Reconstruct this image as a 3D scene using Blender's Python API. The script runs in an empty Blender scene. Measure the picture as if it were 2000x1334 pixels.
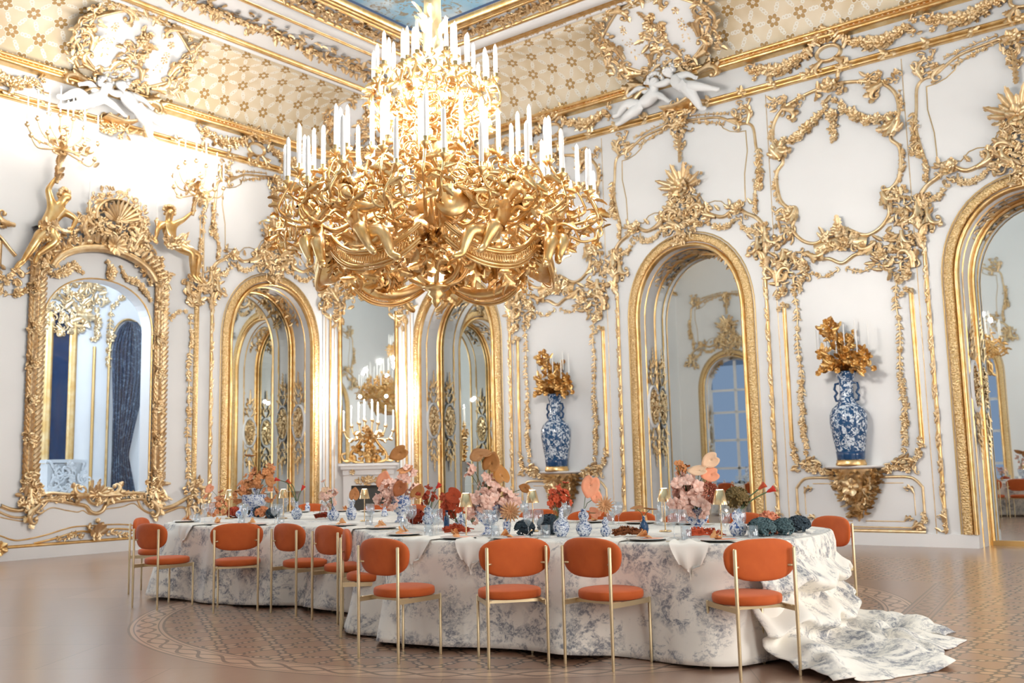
import bpy, math, random
import numpy as np
from mathutils import Matrix, Vector
PI = math.pi
C = bpy.context.scene.collection
rnd = random.Random(7)

# ---------------------------------------------------------------- camera, world, light, exposure
XW, YW = 15.355, 16.178            # the two walls that meet in the far corner
XB, YB = -1.3, -2.7                # the two walls behind the camera
CX, CY = 7.43, 6.84                # chandelier axis
sc = bpy.context.scene
cam_d = bpy.data.cameras.new('camera'); cam = bpy.data.objects.new('camera', cam_d); C.objects.link(cam)
_a, _p, _r = 0.667325, 0.127179, -0.022248
_f = Vector((math.cos(_a)*math.cos(_p), math.sin(_a)*math.cos(_p), math.sin(_p)))
_rt = Vector((math.sin(_a), -math.cos(_a), 0)); _up = _rt.cross(_f)
_r2 = _rt*math.cos(_r)+_up*math.sin(_r); _u2 = -_rt*math.sin(_r)+_up*math.cos(_r)
m = Matrix.Identity(4)
for i in range(3):
    m[i][0] = _r2[i]; m[i][1] = _u2[i]; m[i][2] = -_f[i]
m[0][3], m[1][3], m[2][3] = 0, 0, 1.28
cam.matrix_world = m
cam_d.sensor_width = 36; cam_d.lens = 1932.76/2000*36
cam_d.clip_start = .05; cam_d.clip_end = 100
cam_d.dof.use_dof = True; cam_d.dof.focus_distance = 8.0; cam_d.dof.aperture_fstop = 2.4
sc.camera = cam
vs = sc.view_settings
vs.view_transform = 'Standard'; vs.look = 'None'; vs.gamma = 1; vs.use_curve_mapping = False
vs.exposure = -1.12
W = bpy.data.worlds.new('world'); sc.world = W; W.use_nodes = True
W.node_tree.nodes['Background'].inputs[0].default_value = (.35, .5, .8, 1)
W.node_tree.nodes['Background'].inputs[1].default_value = .6
cy = sc.cycles
cy.max_bounces = 8; cy.diffuse_bounces = 4; cy.glossy_bounces = 4; cy.transmission_bounces = 4; cy.transparent_max_bounces = 16
cy.caustics_reflective = False; cy.caustics_refractive = False; cy.sample_clamp_indirect = 6

def area(name, loc, rot, sx, sy, power, col):
    d = bpy.data.lights.new(name, 'AREA'); d.shape = 'RECTANGLE'; d.size = sx; d.size_y = sy; d.energy = power; d.color = col
    o = bpy.data.objects.new(name, d); o.location = loc; o.rotation_euler = rot; C.objects.link(o); return o
def point(name, loc, power, col, r=.08):
    d = bpy.data.lights.new(name, 'POINT'); d.energy = power; d.color = col; d.shadow_soft_size = r
    o = bpy.data.objects.new(name, d); o.location = loc; C.objects.link(o); return o
# daylight windows in the two walls behind the camera; the YB ones boosted as fill
WIN_X = (14.2, 8.15, 2.7)          # window centres on the wall at XB (y)
WIN_Y = (12.66, 7.3, 2.6)          # window centres on the wall at YB (x)
for y in WIN_X: area('window_light', (XB-.5, y, 2.7), (0, -PI/2, 0), 4.2, 1.8, 14, (.55, .72, 1))
for x in WIN_Y: area('window_light', (x, YB-.5, 2.7), (PI/2, 0, 0), 1.8, 4.2, 620, (1, .97, .93))
area('window_light', (5.24, YW+.5, 2.7), (-PI/2, 0, 0), 1.8, 4.2, 520, (.66, .82, 1))  # unseen window added in the left wall to throw cool light on the floor
WARM = (1, .94, .87)
for z, p, n, r in ((5.2, 760, 4, .34), (4.85, 230, 6, .95), (4.5, 70, 8, 1.55)):
    for i in range(n):
        t = 2*PI*i/n+.3; point('chandelier_bulb', (CX+r*math.cos(t), CY+r*math.sin(t), z), p, WARM, .05)
point('chandelier_bowl_bulb', (CX, CY, 3.22), 12, WARM, .06)
point('crown_uplight', (CX, CY, 6.3), 900, WARM, .15)
for x, z in ((7.5, 7.3), (7.95, 7.55), (8.4, 7.3), (10.1, 7.1), (10.5, 7.4), (10.95, 7.1)): point('sconce_bulb', (x, YW-1.0, z), 62, WARM, .25)
for k in (-.5, .5): point('mantel_bulb', (14.35+k*.4, 15.05-k*.4, 2.9), 240, WARM, .03)
point('antechamber_fill', (9.0, YW+1.3, 5.2), 950, (.91, .95, 1), .3)  # added fill with no fixture, brightens the room beyond and the floor sheen

# ---------------------------------------------------------------- materials
def lin(c): return tuple((x/255/12.92 if x/255 <= .04045 else ((x/255+.055)/1.055)**2.4) for x in c)+(1,)
def mat(name, col, rough=.5, metal=0, **kw):
    mt = bpy.data.materials.new(name); mt.use_nodes = True
    b = mt.node_tree.nodes['Principled BSDF']
    b.inputs['Base Color'].default_value = lin(col); b.inputs['Roughness'].default_value = rough; b.inputs['Metallic'].default_value = metal
    for k, v in kw.items(): b.inputs[k.replace('_', ' ')].default_value = v
    return mt
class NT:
    """small helper to write shader maths as calls"""
    def __init__(s, mt): s.t = mt.node_tree; s.b = s.t.nodes['Principled BSDF']
    def n(s, typ, **kw):
        x = s.t.nodes.new(typ)
        for k, v in kw.items(): setattr(x, k, v)
        return x
    def put(s, sock, v):
        if hasattr(v, 'is_output') or hasattr(v, 'links'): s.t.links.new(v, sock)
        else: sock.default_value = v
    def m(s, op, a, b=None, c=None):
        x = s.n('ShaderNodeMath', operation=op)
        for i, v in enumerate((a, b, c)):
            if v is not None: s.put(x.inputs[i], v)
        return x.outputs[0]
    def mix(s, f, a, b):
        x = s.n('ShaderNodeMix', data_type='RGBA'); s.put(x.inputs[0], f); s.put(x.inputs[6], a); s.put(x.inputs[7], b); return x.outputs[2]
    def xyz(s, kind='Object'):
        tc = s.n('ShaderNodeTexCoord'); sp = s.n('ShaderNodeSeparateXYZ'); s.t.links.new(tc.outputs[kind], sp.inputs[0]); return tc.outputs[kind], sp.outputs
    def noise(s, vec, scale, detail=3, rough=.5, dist=0):
        x = s.n('ShaderNodeTexNoise'); s.t.links.new(vec, x.inputs['Vector'])
        for k, v in (('Scale', scale), ('Detail', detail), ('Roughness', rough), ('Distortion', dist)): x.inputs[k].default_value = v
        return x.outputs['Fac']
    def ramp(s, v, a, b):
        x = s.n('ShaderNodeMapRange'); s.put(x.inputs[0], v); x.inputs[1].default_value = a; x.inputs[2].default_value = b; return x.outputs[0]
    def bump(s, h, strength, dist=.01):
        x = s.n('ShaderNodeBump'); x.inputs['Strength'].default_value = strength; x.inputs['Distance'].default_value = dist
        s.t.links.new(h, x.inputs['Height']); s.t.links.new(x.outputs[0], s.b.inputs['Normal'])
    def base(s, c): s.put(s.b.inputs['Base Color'], c)

def hexflowers(N, x, y, a, petal_d=.20, petal_r=.095, lw=.021):
    """lattice of six-petalled flowers joined by small rings; returns line, petal, ring masks"""
    x = N.m('DIVIDE', x, a); y = N.m('DIVIDE', y, a)
    c = []
    for o in (0, .5):
        qx = N.m('SUBTRACT', N.m('FRACT', N.m('ADD', x, o+100)), .5)
        qy = N.m('MULTIPLY', N.m('SUBTRACT', N.m('FRACT', N.m('ADD', N.m('DIVIDE', y, 1.7320508), o+100)), .5), 1.7320508)
        r = N.m('SQRT', N.m('ADD', N.m('MULTIPLY', qx, qx), N.m('MULTIPLY', qy, qy)))
        c.append((qx, qy, r))
    sel = N.m('LESS_THAN', c[0][2], c[1][2]); inv = N.m('SUBTRACT', 1, sel)
    qx, qy, r = [N.m('ADD', N.m('MULTIPLY', c[0][i], sel), N.m('MULTIPLY', c[1][i], inv)) for i in range(3)]
    an = N.m('ADD', N.m('ARCTAN2', qy, qx), PI/6+2*PI)
    fo = N.m('SUBTRACT', N.m('MODULO', an, PI/3), PI/6)
    px = N.m('MULTIPLY', r, N.m('COSINE', fo)); py = N.m('MULTIPLY', r, N.m('SINE', fo))
    def dist(d, sx=1.0):
        dx = N.m('MULTIPLY', N.m('SUBTRACT', px, d), sx); return N.m('SQRT', N.m('ADD', N.m('MULTIPLY', dx, dx), N.m('MULTIPLY', py, py)))
    d1 = dist(petal_d, .8); d2 = dist(.5); d3 = dist(.385)
    def ring(d, rr): return N.m('LESS_THAN', N.m('ABSOLUTE', N.m('SUBTRACT', d, rr)), lw)
    line = N.m('MAXIMUM', ring(d1, petal_r), N.m('MAXIMUM', ring(d2, .065), ring(d3, .05)))
    petal = N.m('LESS_THAN', d1, petal_r)
    rings = N.m('MAXIMUM', N.m('LESS_THAN', d2, .065), N.m('LESS_THAN', d3, .05))
    return line, petal, rings, d1

WHITE = mat('white_lacquer', (240, 238, 234), .42)
N = NT(WHITE); v, _ = N.xyz(); N.base(N.mix(N.noise(v, 1.3), lin((240, 239, 237)), lin((247, 246, 245))))
PLASTER = mat('white_plaster', (243, 243, 242), .6)
GOLD = mat('gilded_stucco', (226, 190, 130), .42, 1)
N = NT(GOLD); v, _ = N.xyz(); N.base(N.mix(N.ramp(N.noise(v, 9, 4), .35, .65), lin((222, 190, 142)), lin((240, 218, 180)))); N.bump(N.noise(v, 60, 3), .25, .006)
CGOLD = mat('gilded_bronze', (214, 160, 80), .34, 1)
N = NT(CGOLD); v, _ = N.xyz(); N.base(N.mix(N.ramp(N.noise(v, 7, 3), .35, .65), lin((222, 178, 112)), lin((240, 208, 154)))); N.bump(N.noise(v, 45, 3), .2, .005)
BRONZE = mat('dark_gilt_bronze', (228, 188, 124), .42, 1)
CARVED = mat('carved_gilt_band', (220, 182, 118), .4, 1)
N = NT(CARVED); v, _ = N.xyz(); N.base(N.mix(N.ramp(N.noise(v, 40, 3), .4, .6), lin((204, 168, 112)), lin((238, 212, 164)))); N.bump(N.noise(v, 38, 2), .8, .03)
LINEG = mat('thin_gilt_line', (206, 178, 128), .4, .8)
MIRROR = mat('mirror_glass', (226, 232, 232), .015, 1)
CANDLE = mat('ivory_candle', (250, 248, 244), .45)
FLAME = mat('candle_bulb', (255, 250, 235), .5); FLAME.node_tree.nodes['Principled BSDF'].inputs['Emission Color'].default_value = (1, .95, .85, 1); FLAME.node_tree.nodes['Principled BSDF'].inputs['Emission Strength'].default_value = 8
BOWLG = mat('lit_glass', (255, 248, 230), .3); BOWLG.node_tree.nodes['Principled BSDF'].inputs['Emission Color'].default_value = (1, .93, .8, 1); BOWLG.node_tree.nodes['Principled BSDF'].inputs['Emission Strength'].default_value = 5

def cloth_noise(name, c1, c2, sc_=30, rough=.85, sheen=.0):
    mt = mat(name, c1, rough); N = NT(mt); v, _ = N.xyz(); N.base(N.mix(N.noise(v, sc_, 4), lin(c1), lin(c2)))
    mt.node_tree.nodes['Principled BSDF'].inputs['Sheen Weight'].default_value = sheen; return mt
VELVET = cloth_noise('burnt_orange_velvet', (186, 80, 24), (206, 98, 36), 14, .8, .05)
CHAIRG = mat('brushed_brass_tube', (214, 194, 156), .4, .85)
NAPKIN = mat('cream_linen', (240, 234, 224), .8)
CHINA = mat('white_china', (245, 243, 238), .2)
CHARGER = mat('dark_charger', (62, 62, 58), .35)
STEEL = mat('champagne_cutlery', (214, 196, 160), .25, 1)

def thin_glass(name, tint=(255, 255, 255), dens=.12):
    mt = bpy.data.materials.new(name); mt.use_nodes = True; t = mt.node_tree; t.nodes.clear()
    o = t.nodes.new('ShaderNodeOutputMaterial'); mx = t.nodes.new('ShaderNodeMixShader'); tr = t.nodes.new('ShaderNodeBsdfTransparent'); gl = t.nodes.new('ShaderNodeBsdfGlossy')
    lw = t.nodes.new('ShaderNodeLayerWeight'); lw.inputs[0].default_value = .2
    mr = t.nodes.new('ShaderNodeMapRange'); mr.inputs[3].default_value = dens; mr.inputs[4].default_value = .55
    gl.inputs['Roughness'].default_value = .04; gl.inputs['Color'].default_value = lin((235, 240, 245)); tr.inputs[0].default_value = lin(tint)
    pw = t.nodes.new('ShaderNodeMath'); pw.operation = 'POWER'; pw.inputs[1].default_value = 1.4; t.links.new(lw.outputs['Facing'], pw.inputs[0]); t.links.new(pw.outputs[0], mr.inputs[0]); t.links.new(mr.outputs[0], mx.inputs[0]); t.links.new(tr.outputs[0], mx.inputs[1]); t.links.new(gl.outputs[0], mx.inputs[2]); t.links.new(mx.outputs[0], o.inputs[0])
    return mt
GLASS = thin_glass('clear_glass', (251, 252, 253), .15)

# blue and white porcelain
def porcelain(name, ground, ink, sc_, thr, mid=None):
    mt = mat(name, ground, .16); N = NT(mt); v, _ = N.xyz()
    nz = N.noise(v, sc_, 4, .55, 1.2); f = N.ramp(nz, thr, thr+.05)
    col = N.mix(f, lin(ground), lin(ink))
    n2 = N.ramp(N.noise(v, sc_*3.1, 3), .55, .62); col = N.mix(N.m('MULTIPLY', n2, .6), col, lin(mid or ink)); N.base(col); return mt
DELFT = porcelain('delft_porcelain', (236, 240, 246), (66, 98, 156), 36, .52)
DELFT2 = porcelain('delft_dense_porcelain', (232, 237, 243), (74, 98, 142), 60, .50)
COBALT = porcelain('cobalt_porcelain', (28, 72, 114), (222, 230, 238), 15, .505, (46, 92, 138))

# toile de Jouy cloth
TOILE = mat('toile_linen', (238, 232, 220), .85)
N = NT(TOILE); v, _ = N.xyz('UV')
big = N.ramp(N.noise(v, 2.7, 2, .5, .3), .43, .53); med = N.ramp(N.noise(v, 10, 5, .7, .6), .45, .55); fine = N.ramp(N.noise(v, 38, 4, .75, .5), .44, .54)
spr = N.m('MULTIPLY', N.ramp(N.noise(v, 5.2, 3), .52, .6), N.ramp(N.noise(v, 30, 4, .8), .5, .56))
f = N.m('MAXIMUM', N.m('MULTIPLY', N.m('MULTIPLY', big, med), N.m('ADD', N.m('MULTIPLY', fine, .55), .28)), N.m('MULTIPLY', spr, .5))
N.base(N.mix(f, lin((243, 237, 226)), lin((98, 104, 120))))
TOP_LINEN = mat('white_table_linen', (238, 234, 226), .8)
N = NT(TOP_LINEN); v, _ = N.xyz('UV'); f = N.m('MULTIPLY', N.ramp(N.noise(v, 2.6, 2), .5, .6), N.ramp(N.noise(v, 28, 4, .75), .47, .56)); N.base(N.mix(N.m('MULTIPLY', f, .55), lin((240, 236, 228)), lin((120, 128, 146))))

# parquet
FLOOR = mat('inlaid_parquet', (150, 110, 86), .33)
N = NT(FLOOR); v, (x, y, z) = N.xyz()
br = N.n('ShaderNodeTexBrick'); mp = N.n('ShaderNodeMapping'); mp.inputs['Rotation'].default_value = (0, 0, .98); N.t.links.new(v, mp.inputs[0]); N.t.links.new(mp.outputs[0], br.inputs['Vector'])
for k, c in (('Color1', (154, 118, 96)), ('Color2', (140, 107, 87)), ('Mortar', (98, 74, 60))): br.inputs[k].default_value = lin(c)
br.inputs['Scale'].default_value = 1; br.inputs['Mortar Size'].default_value = .004; br.inputs['Brick Width'].default_value = 1.9; br.inputs['Row Height'].default_value = .95; br.inputs['Mortar Smooth'].default_value = .3
mp2 = N.n('ShaderNodeMapping'); mp2.inputs['Scale'].default_value = (3, 28, 1); mp2.inputs['Rotation'].default_value = (0, 0, .6); N.t.links.new(v, mp2.inputs[0])
grain = N.noise(mp2.outputs[0], 1, 4, .6); plain = N.mix(N.m('MULTIPLY', grain, .22), br.outputs[0], lin((188, 156, 134)))
ln, pt, rg, _d = hexflowers(N, x, y, .44)
lat = N.mix(pt, N.mix(N.m('MULTIPLY', grain, .3), lin((156, 116, 90)), lin((172, 132, 104))), lin((192, 152, 120)))
lat = N.mix(rg, lat, lin((204, 170, 142))); lat = N.mix(ln, lat, lin((76, 52, 40)))
dx = N.m('SUBTRACT', x, 7.75); dy = N.m('SUBTRACT', y, 6.05); rr = N.m('SQRT', N.m('ADD', N.m('MULTIPLY', dx, dx), N.m('MULTIPLY', dy, dy)))
an = N.m('ARCTAN2', dy, dx)
def braid(along, off):     # three wavy strands between two straight lines, off in -1..1
    w = N.m('MULTIPLY', N.m('SINE', along), .45)
    a = N.m('LESS_THAN', N.m('ABSOLUTE', N.m('SUBTRACT', off, w)), .10); b = N.m('LESS_THAN', N.m('ABSOLUTE', N.m('ADD', off, w)), .10)
    e = N.m('GREATER_THAN', N.m('ABSOLUTE', off), .86); e2 = N.m('LESS_THAN', N.m('ABSOLUTE', N.m('SUBTRACT', N.m('ABSOLUTE', off), .66)), .04)
    return N.m('MAXIMUM', N.m('MAXIMUM', a, b), N.m('MAXIMUM', e, e2))
off = N.m('DIVIDE', N.m('SUBTRACT', rr, 3.42), .15)
b1 = N.mix(braid(N.m('MULTIPLY', an, 34), off), lin((196, 158, 130)), lin((104, 76, 58)))
col = N.mix(N.m('LESS_THAN', rr, 3.27), plain, lat); col = N.mix(N.m('LESS_THAN', N.m('ABSOLUTE', off), 1), col, b1)
s = N.m('SUBTRACT', y, N.m('ADD', N.m('MULTIPLY', x, .150), 1.20)); o2 = N.m('DIVIDE', N.m('SUBTRACT', s, .12), .14)
o3 = N.m('DIVIDE', N.m('SUBTRACT', N.m('SUBTRACT', 10.95, x), .12), .14)
far = N.m('MAXIMUM', N.m('LESS_THAN', s, 0), N.m('GREATER_THAN', x, 10.95)); far = N.m('MULTIPLY', far, N.m('LESS_THAN', x, 13.5))
col = N.mix(far, col, lat)
inb = N.m('MULTIPLY', N.m('LESS_THAN', N.m('ABSOLUTE', o2), 1), N.m('LESS_THAN', x, 10.95)); col = N.mix(inb, col, N.mix(braid(N.m('MULTIPLY', x, 14), o2), lin((150, 116, 96)), lin((96, 74, 62))))
N.base(col); N.b.inputs['Roughness'].default_value = .34; N.b.inputs['Coat Weight'].default_value = .8; N.b.inputs['Coat Roughness'].default_value = .21

# lattice-and-flower stencil on the coving
COVE = mat('stencilled_coving', (214, 198, 168), .5)
N = NT(COVE); v, (x, y, z) = N.xyz('UV'); ln, pt, rg, d = hexflowers(N, x, y, .46, .16, .075, .020)
col = N.mix(N.ramp(N.noise(v, 1.4, 2), .4, .6), lin((218, 198, 162)), lin((234, 220, 194)))
col = N.mix(rg, col, lin((222, 210, 186))); col = N.mix(ln, col, lin((242, 238, 228))); col = N.mix(pt, col, lin((176, 140, 84)))
N.base(col)
SKYP = mat('painted_sky', (150, 200, 226), .7)
N = NT(SKYP); v, _ = N.xyz(); f = N.ramp(N.noise(v, 1.1, 4), .42, .6); g = N.ramp(N.noise(v, 7, 3, .6, 1), .56, .6)
N.base(N.mix(N.m('MULTIPLY', g, .8), N.mix(f, lin((158, 206, 232)), lin((226, 240, 246))), lin((168, 140, 92))))
NIGHT = mat('dusk_window_glass', (14, 40, 74), .06)
CURTAIN = porcelain('navy_damask_curtain', (24, 44, 72), (96, 116, 136), 9, .56); CURTAIN.node_tree.nodes['Principled BSDF'].inputs['Roughness'].default_value = .8
PANE = thin_glass('window_glass', (214, 226, 238), .06)
# ---------------------------------------------------------------- mesh building
class MB:
    def __init__(s): s.V = []; s.Q = []; s.T = []; s.n = 0; s.uv = None
    def add(s, v, q=None, t=None):
        v = np.asarray(v, float); s.V.append(v)
        if q is not None and len(q): s.Q.append(np.asarray(q)+s.n)
        if t is not None and len(t): s.T.append(np.asarray(t)+s.n)
        s.n += len(v)
    def mesh(s, name, mt, smooth=True):
        me = bpy.data.meshes.new(name); V = np.concatenate(s.V)
        Q = np.concatenate(s.Q) if s.Q else np.zeros((0, 4), int); T = np.concatenate(s.T) if s.T else np.zeros((0, 3), int)
        me.vertices.add(len(V)); me.vertices.foreach_set('co', V.ravel())
        nl = Q.size+T.size; me.loops.add(nl); me.loops.foreach_set('vertex_index', np.concatenate([Q.ravel(), T.ravel()]).astype(np.int32))
        me.polygons.add(len(Q)+len(T))
        st = np.concatenate([np.arange(len(Q))*4, Q.size+np.arange(len(T))*3]).astype(np.int32)
        me.polygons.foreach_set('loop_start', st)
        me.polygons.foreach_set('use_smooth', np.full(len(Q)+len(T), smooth))
        me.update(calc_edges=True); me.validate()
        if s.uv is not None:
            UV = np.concatenate(s.uv); l = me.uv_layers.new(name='UVMap'); idx = np.zeros(len(me.loops), np.int32); me.loops.foreach_get('vertex_index', idx); l.data.foreach_set('uv', UV[idx].ravel())
        me.materials.append(mt); return me
    # ---- solids
    def grid(s, P, cu=False, cv=False, flip=False):
        """P[a][b][3] lattice of points -> quads"""
        P = np.asarray(P, float); a, b = P.shape[:2]; I = np.arange(a*b).reshape(a, b)
        if cu: I = np.vstack([I, I[:1]])
        if cv: I = np.hstack([I, I[:, :1]])
        q = np.stack([I[:-1, :-1], I[1:, :-1], I[1:, 1:], I[:-1, 1:]], -1).reshape(-1, 4)
        if flip: q = q[:, ::-1]
        s.add(P.reshape(-1, 3), q)
    def box(s, c, d, rz=0):
        c = np.array(c, float); h = np.array(d, float)/2
        v = np.array([[x, y, z] for x in (-1, 1) for y in (-1, 1) for z in (-1, 1)])*h
        if rz: v = v@np.array([[math.cos(rz), math.sin(rz), 0], [-math.sin(rz), math.cos(rz), 0], [0, 0, 1]])
        s.add(v+c, [[0, 1, 3, 2], [4, 6, 7, 5], [0, 4, 5, 1], [2, 3, 7, 6], [0, 2, 6, 4], [1, 5, 7, 3]])
    def lathe(s, prof, n=20, c=(0, 0, 0), rib=0, ribn=12):
        p = np.array(prof, float); t = np.arange(n)*2*PI/n; k = 1+rib*np.cos(ribn*t)
        P = np.stack([np.outer(p[:, 0], np.cos(t)*k)+c[0], np.outer(p[:, 0], np.sin(t)*k)+c[1], np.repeat(p[:, 1:2], n, 1)+c[2]], -1)
        s.grid(P, cv=True, flip=True)
    def tube(s, pts, r, n=6, cap=False):
        p = np.asarray(pts, float); k = len(p); r = np.full(k, r) if np.isscalar(r) else np.asarray(r, float)
        d = np.gradient(p, axis=0); d /= np.linalg.norm(d, axis=1)[:, None]+1e-9
        up = np.array([0, 0, 1.]) if abs(d[0][2]) < .9 else np.array([1., 0, 0]); R = []
        a = np.cross(d[0], up); a /= np.linalg.norm(a)
        for i in range(k):
            a = a-d[i]*np.dot(a, d[i]); a /= np.linalg.norm(a)+1e-9; b = np.cross(d[i], a); R.append((a, b))
        t = np.arange(n)*2*PI/n
        P = np.array([p[i]+r[i]*(np.outer(np.cos(t), R[i][0])+np.outer(np.sin(t), R[i][1])) for i in range(k)])
        if cap: P = np.concatenate([P[:1]*0+p[0], P, P[:1]*0+p[-1]])
        s.grid(P, cv=True)
    def ball(s, c, r, n=8, m=5, sq=(1, 1, 1)):
        ph = np.linspace(-PI/2, PI/2, m+1); t = np.arange(n)*2*PI/n
        P = np.stack([np.outer(np.cos(ph), np.cos(t))*r*sq[0]+c[0], np.outer(np.cos(ph), np.sin(t))*r*sq[1]+c[1], np.outer(np.sin(ph), np.ones(n))*r*sq[2]+c[2]], -1)
        s.grid(P, cv=True, flip=True)
    def leaf(s, o, d, nrm, L, Wd, curl=.3, tm=0):
        """acanthus leaf: origin, direction, outward normal"""
        d = np.asarray(d, float); d = d/np.linalg.norm(d); nrm = np.asarray(nrm, float); nrm = nrm-d*np.dot(nrm, d); nrm /= np.linalg.norm(nrm)+1e-9
        b = np.cross(nrm, d); v = LEAF[tm]
        x, y, z = v[:, 0], v[:, 1], v[:, 2]
        P = np.outer(x*L*(1-.25*abs(curl)*x*x), d)+np.outer(y*Wd, b)+np.outer(z*Wd+curl*L*x*x*.8, nrm)+np.asarray(o)
        s.add(P, LQ[tm])
def _leaf_t(nt, lobes, depth):
    t = np.linspace(0, 1, nt); sx = np.array([-1, -.45, 0, .45, 1]); v = []
    for i in t:
        w = (.5*math.sin(PI*min(1, i**.75*.96+.02))**.7)*(1-depth*(abs(math.sin(lobes*PI*i))**2 if lobes else 0))+.02
        for q in sx: v.append((i+abs(q)*(.06 if lobes else 0), q*w, .32*w*(1-abs(q)**1.3)*1.2-(.10*w if abs(q) == 1 else 0)+(.05 if q == 0 else 0)))
    I = np.arange(nt*5).reshape(nt, 5); return np.array(v), np.stack([I[:-1, :-1], I[1:, :-1], I[1:, 1:], I[:-1, 1:]], -1).reshape(-1, 4)
LEAF = []; LQ = []
for a in ((8, 3.5, .38), (5, 0, 0), (10, 5, .45)):
    a, b = _leaf_t(*a); LEAF.append(a); LQ.append(b)
def ptsmooth(p, n=6, closed=False):
    """Catmull-Rom through control points"""
    p = np.array(p, float); k = len(p); o = []
    idx = range(k if closed else k-1)
    for i in idx:
        g = (lambda j: p[j % k]) if closed else (lambda j: p[min(max(j, 0), k-1)])
        a, b, c, d = g(i-1), g(i), g(i+1), g(i+2)
        for j in range(n):
            t = j/n; o.append(.5*((2*b)+(c-a)*t+(2*a-5*b+4*c-d)*t*t+(3*b-a-3*c+d)*t**3))
    if not closed: o.append(p[-1])
    return np.array(o)

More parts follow.
